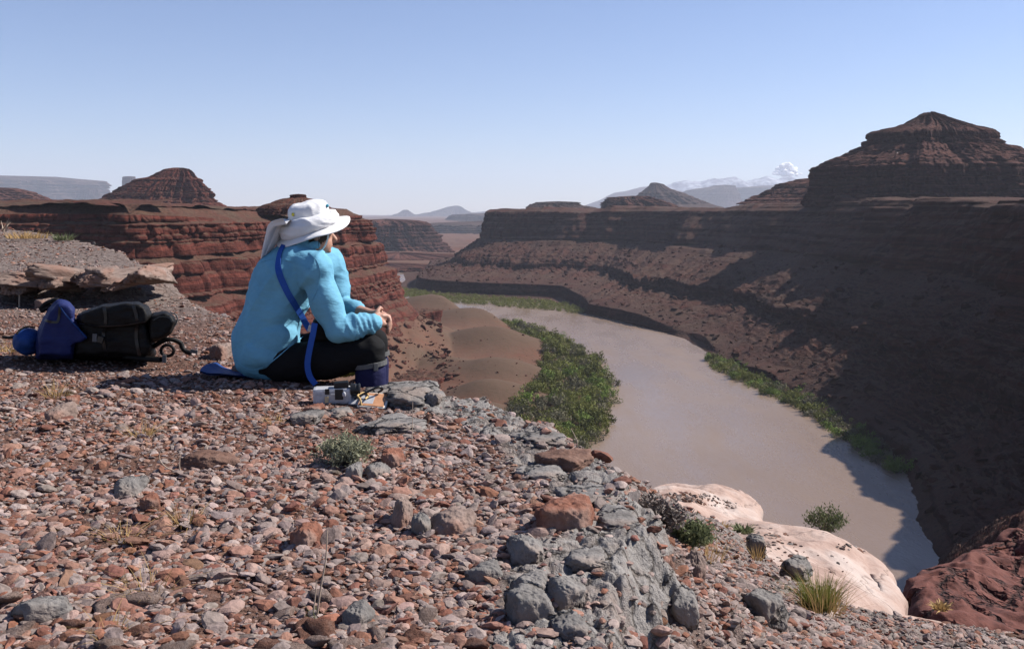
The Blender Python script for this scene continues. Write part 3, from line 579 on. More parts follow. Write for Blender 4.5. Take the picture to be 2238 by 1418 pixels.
slab('boulder', [P(1990, 1370, 11), P(2030, 1350, 11.6), P(2120, 1372, 11.5), P(2260, 1400, 11), P(2260, 1500, 8), P(2000, 1450, 8)], 2.2, .3, M['deepred'],
     'low red rock between the small pink slab and the corner', 'boulder', amp=.1, freq=.9, seed=15.0)
# slope of dark soil beyond the red rock
l0 = catmull([P(1990, 1300, 170), P(2035, 1243, 150), P(2100, 1192, 130), P(2180, 1142, 115), P(2260, 1100, 105), P(2420, 1050, 100), P(2700, 990, 95)], 160)
l1 = catmull([P(1960, 1600, 60), P(2035, 1500, 45), P(2100, 1450, 40), P(2180, 1400, 36), P(2260, 1380, 34), P(2420, 1350, 32), P(2700, 1300, 30)], 160)
lb = l0 + np.array([3.0, 45.0, -70.0]); rows = [lb * (1 - f) + l0 * f for f in np.linspace(0, 1, 14)[:-1]] + [l0 * (1 - f) + l1 * f for f in np.linspace(0, 1, 90)]
V = np.array(rows); V[..., 2] += (1.3 * fbm(V[..., 0] / 9, V[..., 1] / 9, o=5) + .5 * fbm(V[..., 0] / 2, V[..., 1] / 2, 3.0, o=3)) * np.r_[np.zeros(13), np.full(90, 1.0)][:, None]
link('hillside', mesh_np('hillside', V, grid_faces(len(V), 160, flip=True), M['wall']), label='dark brown rubble slope falling to the river beyond the red rocks', kind='structure')

# ---- loose rocks
def rock_proto(seed, sub, planes=11, rough=.06, flat=.46):
    rg = np.random.default_rng(seed); bm = bmesh.new(); bmesh.ops.create_icosphere(bm, subdivisions=sub, radius=1)
    v = np.array([tuple(q.co) for q in bm.verts]); f = np.array([[q.index for q in t.verts] for t in bm.faces]); bm.free()
    nn = rg.normal(size=(planes, 3)); nn /= np.linalg.norm(nn, axis=1)[:, None]; dd_ = rg.uniform(.55, .95, planes)
    dots = v @ nn.T; rr = np.min(np.where(dots > 1e-3, dd_ / np.maximum(dots, 1e-3), 9), axis=1); rr = np.minimum(rr, 1.15)
    v = v * rr[:, None]; v = v * (1 + rough * fbm(v[:, 0] * 2.2 + seed, v[:, 1] * 2.2, v[:, 2] * 2.2, o=3))[:, None]
    v[:, 2] *= flat; v[:, 0] *= rg.uniform(1, 1.45); return v, f
def rnd_rot(rg, n, tilt):
    az = rg.uniform(0, 2 * np.pi, n); t1 = rg.normal(0, tilt, n); t2 = rg.normal(0, tilt, n)
    cz, sz, c1, s1, c2, s2 = np.cos(az), np.sin(az), np.cos(t1), np.sin(t1), np.cos(t2), np.sin(t2); o = np.zeros(n); e = np.ones(n)
    Rz = np.stack([cz, -sz, o, sz, cz, o, o, o, e], -1).reshape(n, 3, 3); Rx = np.stack([e, o, o, o, c1, -s1, o, s1, c1], -1).reshape(n, 3, 3); Ry = np.stack([c2, o, s2, o, e, o, -s2, o, c2], -1).reshape(n, 3, 3)
    return Ry @ Rx @ Rz
def join_rocks(pos, size, rot, protos, pid, colr):
    Vs, Fs, Cs, off = [], [], [], 0
    for k, (v, f) in enumerate(protos):
        i = np.where(pid == k)[0]
        if not len(i): continue
        vv = np.einsum('nij,vj->nvi', rot[i], v) * size[i][:, None, None] + pos[i][:, None, :]
        ff = f[None] + (np.arange(len(i)) * len(v))[:, None, None] + off
        Vs.append(vv.reshape(-1, 3)); Fs.append(ff.reshape(-1, 3)); Cs.append(np.repeat(colr[i], len(v), 0)); off += len(i) * len(v)
    return np.vstack(Vs), np.vstack(Fs), np.vstack(Cs)
m, nt, b = mat_new('gravel', 0.88, 0.2); vec = coords(nt); at = N(nt, 'ShaderNodeAttribute', attribute_name='col')
a2 = tnoise(nt, vec, 70, 4, .65)
L(nt, mix(nt, 1.0, at.outputs['Color'], ramp(nt, a2, [(.3, (.55, .52, .5)), (.5, (1, 1, 1)), (.7, (1.25, 1.22, 1.2))]), 'MULTIPLY'), b.inputs['Base Color']); bump(nt, b, a2, .6, .006)
M['gravel'] = m
PAL = np.array([(0.275, 0.235, 0.215), (0.235, 0.195, 0.178), (0.335, 0.245, 0.21), (0.25, 0.122, 0.083), (0.20, 0.094, 0.065), (0.29, 0.172, 0.13), (0.36, 0.305, 0.28), (0.15, 0.082, 0.062)])
def rock_cols(rg, n, grey=.0):
    w = np.array([.17, .14, .20, .145, .095, .15, .07, .03]); w2 = np.array([.28, .25, .13, .08, .06, .08, .10, .02]); g = np.asarray(grey)[:, None]
    cw = np.cumsum(w * (1 - g) + w2 * g, axis=1); cw /= cw[:, -1:]
    i = (rg.random((n, 1)) > cw).sum(1); return np.clip(PAL[i] * rg.normal(1, .13, (n, 1)) + rg.normal(0, .0035, (n, 3)), .03, .6)
rg = np.random.default_rng(21)
# sample in plan, denser where near
NG = 190000
d_ = 1.45 * (16.0 / 1.45) ** rg.random(NG); a_ = rg.uniform(-.60, .62, NG); x_, y_ = a_ * d_, d_
zz, sd, sb, isb = fore_z(x_, y_)
area_w = d_ * d_                                   # plan area behind each sample
sz = np.exp(rg.normal(math.log(.0067), .53, NG)) * (1 + .12 * isb)
sz = np.clip(sz, .0040, .027)
slope_ok = np.where(isb, sb < .02, sd < np.where(x_ > -.15, .45, .0))
greyzone = capw(x_, y_, sd) * (~isb)
bare = sst(.12, .42, fbm(x_ * 1.1, y_ * 1.1, 14.0, o=3)) * (~isb) * .7
keep = slope_ok & (rg.random(NG) > bare) & (rg.random(NG) > .84 * greyzone)
scr = sz * 2 * 960 / d_                            # pixels across on the render
keep &= (scr > np.where(y_ > 6, 1.5, 2.1))
for ex, ey, er in ((-.755, 4.0, .13), (-.59, 3.96, .10), (-2.12, 4.93, .46), (-2.5, 4.85, .2), (-1.36, 4.6, .16), (-1.1, 4.6, .28)):
    keep &= ~(((x_ - ex) / er) ** 2 + ((y_ - ey) / (er * .75)) ** 2 < 1) | (sz < .009)
x_, y_, zz, sz, scr, isb, sd = [q[keep] for q in (x_, y_, zz, sz, scr, isb, sd)]
n_ = len(x_); greyf = np.clip(.15 + .45 * isb + .5 * np.exp(-(sd / .5) ** 2) * (x_ > -.6) + .35 * (y_ > 7) + .25 * fbm(x_ * .8, y_ * .8, 4.0), 0, 1)
colr = rock_cols(rg, n_, greyf) * np.array([.765, .70, .69]); rot = rnd_rot(rg, n_, .33)
pos = np.stack([x_, y_, zz + sz * rg.uniform(-.12, .30, n_)], 1)
order = np.argsort(-scr); big = order[:250]; rest = order[250:]
P3 = [rock_proto(100 + k, 3, 10, .07) for k in range(10)]; P2 = [rock_proto(200 + k, 2, 9, .05) for k in range(12)]; P1 = [rock_proto(300 + k, 1, 7, .04) for k in range(10)]
hi = rest[scr[rest] > 7.5]; lo = rest[scr[rest] <= 7.5]
va, fa, ca = join_rocks(pos[hi], sz[hi], rot[hi], P2, rg.integers(0, len(P2), len(hi)), colr[hi])
vb, fb, cb = join_rocks(pos[lo], sz[lo], rot[lo], P1, rg.integers(0, len(P1), len(lo)), colr[lo])
print('GRAVEL', n_, len(hi), len(lo), len(fa) + len(fb))
link('gravel', mesh_np('gravel', np.vstack([va, vb]), np.vstack([fa, fb + len(va)]), M['gravel'], smooth=False, col=np.vstack([ca, cb])), label='red and grey gravel covering the ledge', kind='stuff')
stone_me = {}
for k, (v, f) in enumerate(P3):
    for mk in ('grey', 'redrock', 'mixed'):
        me = mesh_np('stone', v, f, M[mk + '_s'], smooth=True); stone_me[k, mk] = me
# named rocks read off one by one: centre, half sizes in pixels, thickness in m, material, label
LAND = []
def rock_at(px, py, w, h, thick, mk, label, name='rock', seed=1.0, z=None, amp=None, edge=.16, rad=None, under=.8, tilt=0.0, pit=0.0, flatrock=None):
    """an angular broken rock: sphere cut by random planes, weathered, w and h half sizes in pixels"""
    LAND.append((px, py, w, label))
    g = G(px, py, 0.0)
    if z is None:
        for _ in range(6): zz_ = float(fore_z(np.array([g.x]), np.array([g.y]), False)[0][0]); g = G(px, py, zz_ + thick * .3)
        z = zz_
    d = g.y; sx = w * d / F_PX * 1.06; sy = h * d / F_PX * math.hypot(d, ZC - z) / max(.25, (ZC - z)) * .85
    sy = min(sy, sx * 1.6)
    rg_ = np.random.default_rng(int(seed * 10)); bm = bmesh.new(); bmesh.ops.create_icosphere(bm, subdivisions=5, radius=1)
    v = np.array([tuple(q.co) for q in bm.verts]); f = np.array([[q.index for q in t.verts] for t in bm.faces]); bm.free()
    a_ = rg_.uniform(0, 2 * np.pi, 9); el = rg_.normal(.05, .35, 9); nn = np.stack([np.cos(a_) * np.cos(el), np.sin(a_) * np.cos(el), np.sin(el)], 1); dd_ = rg_.uniform(.66, .98, 9)
    top = np.array([[rg_.normal(0, .12), rg_.normal(-.05, .12), 1.0], [.3, -.25, .9], [-.35, .1, .9]]); top /= np.linalg.norm(top, axis=1)[:, None]
    nn = np.vstack([nn, top, [[0, 0, -1]]]); dd_ = np.r_[dd_, .62, .74, .74, .6]
    dots = v @ nn.T; cand = np.where(dots > 1e-3, dd_ / np.maximum(dots, 1e-3), 9.0)
    k_ = 14.0; rr = -np.log(np.exp(-k_ * cand).sum(1)) / k_; rr = np.minimum(rr, 1.25)      # smooth minimum: worn edges
    v = v * rr[:, None]; q = v * 1.6 + seed * 3.1
    nz = fbm(q[:, 0], q[:, 1], q[:, 2], o=3); nz2 = 1 - 2 * np.abs(fbm(q[:, 0] * 2.1, q[:, 1] * 2.1, q[:, 2] * 4.0, o=4)); nz3 = fbm(q[:, 0] * 6, q[:, 1] * 6, q[:, 2] * 6, o=3)
    v = v * (1 + .13 * nz + .06 * nz2 + .035 * nz3)[:, None]
    if pit: pn = noise(q[:, 0] * 2.6, q[:, 1] * 2.6, q[:, 2] * 2.6); v = v * (1 - .5 * np.clip(pn - .22, 0, 1))[:, None]
    v[:, 2] *= .62 ** -1 * .5; v *= np.array([sx, sy, thick * 1.35]); v[:, 2] += tilt * v[:, 1]
    yaw = rg_.normal(0, .12); c_, s_ = math.cos(yaw), math.sin(yaw); v[:, :2] = v[:, :2] @ np.array([[c_, s_], [-s_, c_]])
    return link(name, mesh_np(name, v, f, M[mk]), None, label, 'rock', loc=(g.x, g.y, z + thick * .22))
rock_at(885, 858, 88, 24, .055, 'grey', 'rugged weathered grey rock at the ledge edge beside the gaiter', seed=2.0, amp=.022, edge=.2, pit=.04)
rock_at(952, 872, 22, 12, .05, 'grey', 'small dark pitted grey rock on the edge right of the rugged rock', seed=3.1)
rock_at(862, 930, 68, 20, .028, 'grey', 'smooth pale grey slab crossed by the short thin stalk', seed=4.2, pit=.02)
rock_at(668, 916, 36, 12, .04, 'grey', 'low grey slab below the silver camcorder', seed=5.0)
rock_at(748, 900, 30, 9, .022, 'grey', 'flat grey rock just below the camcorder and the pouch', seed=6.0)
rock_at(686, 894, 20, 8, .028, 'redrock', 'reddish rock lying under the left end of the camcorder', seed=7.0)
rock_at(1180, 962, 58, 18, .03, 'grey', 'grey slab on the ledge edge above the thorny dead twig', seed=8.0, pit=.03)
rock_at(1237, 1008, 62, 20, .045, 'brown', 'dark brown flat rock draped over the grey edge', seed=9.4, amp=.018, edge=.3)
rock_at(1190, 1036, 50, 15, .025, 'grey', 'grey slab just below the dark brown flat rock', seed=10.0)
rock_at(1285, 1085, 70, 26, .022, 'grey', 'broad pale grey slab behind the big red boulder', seed=11.0, amp=.02, pit=.03)
rock_at(1345, 1140, 50, 34, .024, 'grey', 'grey rounded end of the ledge right of the red boulder', seed=21.0, amp=.025, pit=.05)
rock_at(1243, 1133, 58, 26, .075, 'redrock', 'big rust red boulder lying on the grey ledge edge', seed=12.6, edge=.1, rad=.045, under=.6)
rock_at(1275, 1222, 46, 26, .026, 'grey', 'smooth grey lump of the ledge below the red boulder', seed=13.0, pit=.03)
rock_at(1145, 1203, 33, 20, .05, 'grey', 'angular light grey rock left of the smooth grey lump', seed=14.0, edge=.1)
rock_at(1062, 1255, 34, 13, .035, 'grey', 'thin flat grey flake of stone in the gravel', seed=15.0)
rock_at(1250, 1375, 42, 26, .03, 'grey', 'low pitted grey ledge block at the bottom centre', seed=26.0, pit=.04)
rock_at(1155, 1332, 60, 22, .065, 'grey', 'thick grey rock with a deep black shadow under it', seed=16.3, rad=.03, under=.55, amp=.02)
rock_at(1165, 1284, 38, 16, .04, 'grey', 'knobbly grey rock above the thick shadowed rock', seed=17.0, amp=.02)
rock_at(1232, 1294, 40, 17, .045, 'grey', 'rounded grey rock right of the knobbly rock', seed=18.0)
rock_at(880, 1128, 24, 20, .07, 'mixed', 'pointed pale rock left of the row of white grey rocks', seed=19.0, edge=.12)
rock_at(920, 1150, 20, 16, .05, 'grey', 'round grey rock touching the pointed pale rock', seed=20.0)
rock_at(990, 1145, 46, 20, .05, 'mixed', 'wide whitish grey rock in the middle of the gravel', seed=22.0)
rock_at(676, 1172, 30, 14, .05, 'redrock', 'flat rusty red rock left of the tall dry stalk', seed=23.0)
rock_at(455, 1006, 62, 15, .045, 'brown', 'dark brown flat slab casting a shadow in the left gravel', seed=24.4, under=.6)
rock_at(161, 877, 14, 9, .04, 'redrock', 'small brick shaped red stone in the upper left gravel', seed=25.0, edge=.02)
rock_at(330, 1100, 20, 13, .04, 'redrock', 'triangular rusty red stone in the left gravel', seed=27.0, edge=.2)
rock_at(777, 1036, 18, 12, .045, 'grey', 'round grey pebble below the right half of the green shrub', seed=28.0)
rock_at(822, 1030, 23, 13, .035, 'grey', 'flat oval grey stone right of the round pebble', seed=29.0)
rock_at(852, 1005, 22, 15, .05, 'redrock', 'dark red stone to the right of the green shrub', seed=30.0)
rock_at(482, 772, 25, 13, .085, 'mixed', 'tan angular rock behind the back of the seated person', seed=31.0)
rock_at(105, 1335, 56, 18, .045, 'grey', 'large grey rock in the bottom left corner', seed=33.0)
rock_at(280, 1070, 34, 14, .05, 'grey', 'grey rock in the left gravel below the brown slab', seed=34.0)
rock_at(780, 1352, 34, 18, .04, 'grey', 'pale grey flat stone at the foot of the tall dry stalk', seed=35.0)
rock_at(130, 907, 24, 10, .05, 'mixed', 'rounded greyish rock below the brick shaped stone', seed=36.0)
rock_at(1520, 1250, 26, 20, .075, 'mixed', 'tilted brown grey block on the rubble slope', seed=37.0, tilt=.2)
rock_at(1655, 1190, 18, 14, .075, 'grey', 'dark upright grey rock beside the pink slab', seed=38.0)
rock_at(1740, 1240, 32, 14, .075, 'grey', 'dark rock at the rubble edge behind the tall green grass', seed=39.0)
rock_at(1665, 1325, 46, 18, .075, 'grey', 'dark sharp grey rock left of the tall green grass', seed=40.0, amp=.04)
rock_at(1445, 1250, 24, 14, .06, 'brown', 'brown oblong rock on the rubble slope', seed=41.0)
rock_at(1490, 1328, 36, 18, .06, 'grey', 'long rounded grey rock low on the rubble slope', seed=42.0)
rock_at(1523, 1104, 14, 8, .22, 'redrock', 'small red rock sitting on the soil patch of the pink boulder', seed=43.0, z=-2.62)
# overhanging ledge at the back left
ORD = ['leftmost', 'second', 'third', 'fourth', 'fifth', 'sixth', 'seventh', 'eighth', 'ninth', 'tenth', 'eleventh', 'twelfth']
rl = np.random.default_rng(66)
for k, px in enumerate([-25, 12, 44, 82, 112, 150, 180, 214, 243, 270, 296, 318]):
    py = 622 - .09 * px + rl.normal(0, 4); w = rl.uniform(22, 34); th_ = rl.uniform(.09, .15); lab = f'{ORD[k]} block from the left in the thin overhanging ledge behind the backpack' if k else 'leftmost block of the thin overhanging ledge behind the backpack'
    g = P(px, py, 7.62); o = rock_at(400, 900, 100, 30, .1, 'mixed', lab, seed=51. + k); LAND[-1] = (px, py, w, lab)
    e = np.array([tuple(v.co) for v in o.data.vertices]); ext = e.max(0) - e.min(0); wx = w * 2.3 * 7.7 / F_PX
    o.scale = (wx / ext[0], rl.uniform(.5, .9) / ext[1], th_ / ext[2]); o.location = (g.x, g.y + .2 + rl.normal(0, .07), g.z + (.0 if k < 8 else -.04)); o.rotation_euler = (R(rl.normal(-4, 5)), R(rl.normal(0, 6)), rl.normal(0, .25))
for px, py, w, h, th_, lab, sd_ in [(100, 668, 22, 10, .09, 'lumpy pale rock under the overhanging ledge left of the pack peak', 4.0), (150, 634, 18, 10, .10, 'round pale rock standing under the overhanging ledge', 5.0), (35, 640, 24, 9, .10, 'rusty rock wedged under the left ledge block', 6.0)]:
    rock_at(px, py, w, h, th_, 'mixed', lab, seed=sd_)

# the 250 stones that show largest, each told by its neighbour among the named rocks
def to_px(p):
    x, y, z = p[0], p[1], p[2] - ZC; f = y * CP - z * SP; return CX + F_PX * x / f, CY - F_PX * (y * SP + z * CP) / f
from collections import Counter
labs = []
for i in big:
    r_, g_, b_ = colr[i]; q = r_ / (b_ + 1e-6); mk = 'redrock' if q > 1.9 else 'grey' if q < 1.36 else 'mixed'
    nm = {'grey': 'grey', 'redrock': 'reddish', 'mixed': 'pinkish grey'}[mk]; px, py = to_px(pos[i])
    lx, ly, lw, ll = min(LAND, key=lambda t: ((t[0] - px) / 1.3) ** 2 + (t[1] - py) ** 2)
    dx, dy = px - lx, py - ly
    dr = ('right of' if dx > 0 else 'left of') if abs(dx) > abs(dy) * 1.2 else ('below' if dy > 0 else 'above')
    far_ = 'just ' if math.hypot(dx, dy) < 70 else 'well ' if math.hypot(dx, dy) > 160 else ''
    wl_ = ll.split(); cut = 8
    labs.append((mk, nm, f"{'larger' if scr[i] > np.median(scr[big]) else 'small'} {nm} stone {far_}{dr} the {' '.join(wl_[:cut])}", ' '.join(wl_[:4])))
for i, (mk, nm, lab, near) in zip(big, labs):
    o = link('stone', stone_me[int(rg.integers(0, 10)), mk], None, lab, 'stone', f'loose {nm} stones in the gravel')
    o.location = pos[i]; o.rotation_euler = Matrix(rot[i].tolist()).to_euler(); s_ = float(sz[i]) * 1.12; o.scale = (s_, s_ * rg.uniform(.85, 1.1), s_ * rg.uniform(.8, 1.15))

# dark soil and small stones caught on the pink slabs
from mathutils.bvhtree import BVHTree
sv, sf, so_ = [], [], 0
for o in bpy.data.objects:
    if o.name.startswith('boulder') and 'pink' in o['label']:
        sv += [v.co + o.location for v in o.data.vertices]; sf += [[i + so_ for i in p.vertices] for p in o.data.polygons]; so_ += len(o.data.vertices)
SBV = BVHTree.FromPolygons(sv, sf); rp = np.random.default_rng(91); pp, ps = [], []
for (cx_, cy_, rx_, ry_, n, s0) in ((1545, 1092, 70, 12, 110, .02), (1490, 1088, 40, 8, 90, .025), (1700, 1195, 60, 18, 26, .02), (1860, 1195, 40, 10, 14, .025), (1780, 1220, 90, 30, 22, .02), (1735, 1235, 50, 18, 26, .02), (1660, 1160, 70, 14, 26, .02), (2080, 1372, 40, 10, 30, .025)):
    for _ in range(n):
        a, r = rp.uniform(0, 6.28), math.sqrt(rp.random()); px, py = cx_ + math.cos(a) * r * rx_, cy_ + math.sin(a) * r * ry_ + .18 * math.cos(a) * r * rx_
        h = SBV.ray_cast(Vector((0, 0, ZC)), ray(px, py).normalized())
        if h[0] is not None and h[0].y < 15: pp.append(tuple(h[0])); ps.append(s0 * rp.uniform(.35, 1.5))
pp, ps = np.array(pp), np.array(ps)
v, f, c = join_rocks(pp, ps, rnd_rot(rp, len(pp), .4), P1, rp.integers(0, len(P1), len(pp)), rock_cols(rp, len(pp), np.zeros(len(pp))) * .5)
link('rubble', mesh_np('rubble', v, f, M['gravel'], smooth=False, col=c), label='dark soil and small stones lying on the pink slabs', kind='stuff')

# broken blocks along the foot of the crumbling edge
re_ = np.random.default_rng(57); i0, i1 = 92, 143; k = np.where(re_.random(520) < .5, re_.uniform(i0, i1, 520), re_.uniform(118, 140, 520)); e0 = EAs[k.astype(int)]; e1_ = EAs[np.minimum(k.astype(int) + 1, 149)]; ee = e0 + (e1_ - e0) * (k % 1)[:, None]
tn = e1_ - e0; tn = tn / np.linalg.norm(tn, axis=1)[:, None]; nl = np.stack([-tn[:, 1], tn[:, 0]], 1); ee = ee + nl * (.01 + .20 * re_.random(520) ** 1.5)[:, None]
ze = fore_z(ee[:, 0], ee[:, 1])[0]; se = .012 * (.042 / .012) ** (re_.random(520) ** 1.8)
v, f, c = join_rocks(np.c_[ee, ze], se, rnd_rot(re_, 520, .6), P2, re_.integers(0, len(P2), 520), rock_cols(re_, 520, np.full(520, .8)) * .72)
link('rubble', mesh_np('rubble', v, f, M['gravel'], smooth=False, col=c), label='grey broken blocks along the foot of the ledge edge', kind='stuff')
# ------------------------------------------------------------------ river bushes and scree
def leaf_mat(name, c1, c2, rand=.25, trans=.25):
    m, nt, b = mat_new(name, 0.7, 0.15); oi = N(nt, 'ShaderNodeObjectInfo'); vec = coords(nt)
    c = mix(nt, tnoise(nt, vec, 2.0, 2, .5), c1, c2)
    hs = N(nt, 'ShaderNodeHueSaturation'); L(nt, c, hs.inputs['Color']); L(nt, mrange(nt, oi.outputs['Random'], 0, 1, 1 - rand, 1 + rand), hs.inputs['Value'])
    L(nt, hs.outputs[0], b.inputs['Base Color'])
    tr = N(nt, 'ShaderNodeBsdfTranslucent'); L(nt, hs.outputs[0], tr.inputs[0]); ms = N(nt, 'ShaderNodeMixShader'); ms.inputs[0].default_value = trans
    L(nt, b.outputs[0], ms.inputs[1]); L(nt, tr.outputs[0], ms.inputs[2]); L(nt, ms.outputs[0], nt.nodes['Material Output'].inputs[0]); return m
M['bush'] = leaf_mat('tamarisk_green', (0.078, 0.088, 0.019), (0.140, 0.142, 0.036), .45)
M['bush2'] = leaf_mat('willow_bright_green', (0.10, 0.155, 0.025), (0.14, 0.18, 0.04), .2)
M['bush3'] = leaf_mat('grey_brown_brush', (0.125, 0.108, 0.07), (0.10, 0.10, 0.055), .3)
def bush_geo(seed, n, leaf):
    rg = np.random.default_rng(seed); nc_ = 9
    cc = rg.normal(size=(nc_, 3)) * np.array([.42, .42, .22]); cc[:, 2] = np.abs(cc[:, 2]) + .28; cr = rg.uniform(.26, .48, nc_)
    i = rg.integers(0, nc_, n); v = rg.normal(size=(n, 3)); v /= np.linalg.norm(v, axis=1)[:, None]
    p = cc[i] + v * (cr[i] * rg.uniform(.45, 1.05, n))[:, None]; p[:, 2] = np.maximum(p[:, 2], .02)
    nrm = v + rg.normal(0, .28, (n, 3)); nrm /= np.linalg.norm(nrm, axis=1)[:, None]
    u = np.cross(nrm, rg.normal(size=(n, 3))); u /= np.linalg.norm(u, axis=1)[:, None]; w = np.cross(nrm, u); s = (leaf * rg.uniform(.6, 1.4, n))[:, None]
    V = np.stack([p - u * s * .55, p + u * s * .55, p + w * s * 1.5], 1).reshape(-1, 3); F = np.arange(3 * n).reshape(-1, 3); return V, F
BG = [bush_geo(400 + k, 460, .10) for k in range(5)]; BGl = [bush_geo(500 + k, 130, .15) for k in range(4)]
bush_me = {(k, mk): mesh_np('riverside_bush', *BG[k], M[mk], smooth=False) for k in range(5) for mk in ('bush', 'bush2', 'bush3')}
def in_poly(px, py, poly):
    inside = np.zeros(px.shape, bool); n = len(poly)
    for i in range(n):
        (x0, y0), (x1, y1) = poly[i], poly[(i + 1) % n]
        c = ((y0 > py) != (y1 > py)) & (px < (x1 - x0) * (py - y0) / (y1 - y0 + 1e-9) + x0); inside ^= c
    return inside
def belt(poly, z, spacing, n_try, seed):
    rg = np.random.default_rng(seed); po = np.array(poly); w = np.array([tuple(G(px, py, z))[:2] for px, py in poly]); lo, hi_ = w.min(0), w.max(0)
    q = rg.uniform(lo, hi_, (n_try, 2)); f = q[:, 1] * CP - (z - ZC) * SP; px = CX + F_PX * q[:, 0] / f; py = CY - F_PX * (q[:, 1] * SP + (z - ZC) * CP) / f
    q = q[in_poly(px, py, po)]; out = []
    for p in q:
        if all((p[0] - o[0]) ** 2 + (p[1] - o[1]) ** 2 > spacing ** 2 for o in out): out.append(tuple(p))
    return out
BL = belt([(1095, 703), (1150, 712), (1235, 745), (1300, 790), (1336, 830), (1336, 880), (1312, 945), (1280, 990), (1230, 1030), (1110, 1000), (1120, 930), (1150, 885), (1190, 850), (1192, 790), (1180, 755), (1130, 730)], -99, 5.4, 9000, 1)
BR = belt([(1545, 780), (1600, 790), (1680, 830), (1760, 860), (1850, 905), (1920, 960), (1990, 1030), (1950, 1030), (1880, 980), (1760, 895), (1640, 840), (1555, 800)], -99, 4.4, 9000, 2)
BF = belt([(815, 640), (860, 628), (960, 640), (1100, 650), (1200, 658), (1285, 676), (1270, 684), (1180, 674), (1100, 668), (985, 660), (900, 648), (815, 648)], -99, 6.5, 9000, 3)
BF2 = belt([(800, 590), (840, 585), (842, 604), (800, 606)], -99, 9, 3000, 5)
allb = [(p, 'left', r) for p, r in zip(BL, np.random.default_rng(8).uniform(2.6, 7.2, len(BL)) ** 1.0)] + [(p, 'right', r) for p, r in zip(BR, np.random.default_rng(9).uniform(2.6, 5.4, len(BR)))] + [(p, 'far', r) for p, r in zip(BF + BF2, np.random.default_rng(10).uniform(3.2, 5.4, len(BF) + len(BF2)))]
allb.sort(key=lambda t: -t[2] / t[0][1]); rb = np.random.default_rng(31); jV, jF, jo = [], [], 0
WH = {'left': ('on the inner bank', 'bushes on the inner river bank'), 'right': ('along the far shore', 'bushes along the far shore'), 'far': ('in the distant belt at the river bend', 'bushes in the distant river belt')}
def sz_w(r): return 'small' if r < 3.8 else 'large' if r > 5.4 else 'medium'
def sect(x, y, wh):
    px, py = to_px((x, y, -99))
    if wh == 'left': return (', nearest the ledge' if py > 900 else ', mid belt' if py > 800 else ', towards its far tip') + (' by the water' if px > 1240 else '')
    if wh == 'right': return ', at its lit far end' if px < 1660 else ', midway' if px < 1830 else ', at its shaded near end'
    return ', left half' if px < 1030 else ', right half'
print('BUSHES', len(BL), len(BR), len(BF))
bxy = np.array([t[0] for t in allb]); bz_ = np.maximum(floor_z(bxy[:, 0], bxy[:, 1]), -100.2) - .2
for i, ((x, y), wh, r) in enumerate(allb):
    z = float(bz_[i])
    if i < 300:
        q = rb.random(); mk = 'bush3' if q < .24 else 'bush2' if q > (.86 if wh != 'right' else .72) else 'bush'
        nm = {'bush': 'olive green', 'bush2': 'bright green', 'bush3': 'grey brown'}[mk]
        o = link('riverside_bush', bush_me[int(rb.integers(0, 5)), mk], None, f'{sz_w(r)} {nm} bush {WH[wh][0]}{sect(x, y, wh)}', 'bush', f'{nm} {WH[wh][1]}')
        o.location = (x, y, z); o.rotation_euler = (0, 0, rb.uniform(0, 6.28)); o.scale = (r, r * rb.uniform(.8, 1.2), r * rb.uniform(.8, 1.45))
    else:
        v, f = BGl[i % 4]; c, s = math.cos(i), math.sin(i); v2 = v @ np.array([[c, s, 0], [-s, c, 0], [0, 0, 1]]) * r + np.array([x, y, z]); jV.append(v2); jF.append(f + jo); jo += len(v)
if jV: link('thicket', mesh_np('thicket', np.vstack(jV), np.vstack(jF), M['bush'], smooth=False), label='distant green thicket lining the river bend', kind='stuff')

# boulders fallen below the cliff nose, and scree on both sides
def scree(poly, z, n, seed, smin, smax):
    rg = np.random.default_rng(seed); po = np.array(poly); w = np.array([tuple(G(px, py, z))[:2] for px, py in poly]); q = rg.uniform(w.min(0), w.max(0), (n, 2))
    f = q[:, 1] * CP - (z - ZC) * SP; px = CX + F_PX * q[:, 0] / f; py = CY - F_PX * (q[:, 1] * SP + (z - ZC) * CP) / f; q = q[in_poly(px, py, po)]
    return q, smin * (smax / smin) ** (rg.random(len(q)) ** 2.2)
q1, s1 = scree([(815, 650), (900, 665), (960, 700), (985, 760), (1010, 800), (1000, 845), (880, 850), (830, 760)], -84, 2600, 1, .5, 3.4)
q2, s2 = scree([(860, 640), (1000, 660), (1180, 720), (1195, 850), (1120, 890), (1000, 860)], -94, 500, 2, .3, 1.1)
qq = np.vstack([q1, q2]); ss = np.r_[s1, s2]; zq = floor_z(qq[:, 0], qq[:, 1]); rg = np.random.default_rng(77)
o_ = np.argsort(-ss / qq[:, 1]); top, rst = o_[:90], o_[90:]; rr_ = rnd_rot(rg, len(qq), .5); pq = np.c_[qq, zq + ss * .15]
m_red = [mesh_np('boulder', *P2[k], M['leftcliff'], smooth=False) for k in range(8)]
for i in top:
    px, py = to_px(pq[i]); side = 'on the talus below the cliff nose' if px < 960 else 'at the foot of the talus beside the tan mounds'
    o = link('boulder', m_red[int(rg.integers(0, 8))], None, f'fallen dark red boulder {side}', 'boulder', f'red boulders {side}')
    o.location = pq[i]; o.rotation_euler = Matrix(rr_[i].tolist()).to_euler(); s_ = float(ss[i]); o.scale = (s_, s_, s_)
v, f, c = join_rocks(pq[rst], ss[rst], rr_[rst], P1, rg.integers(0, len(P1), len(rst)), rock_cols(rg, len(rst), np.zeros(len(rst))))
link('scree', mesh_np('scree', v, f, M['leftcliff'], smooth=False), label='red scree strewn over the slope below the cliff nose', kind='stuff')
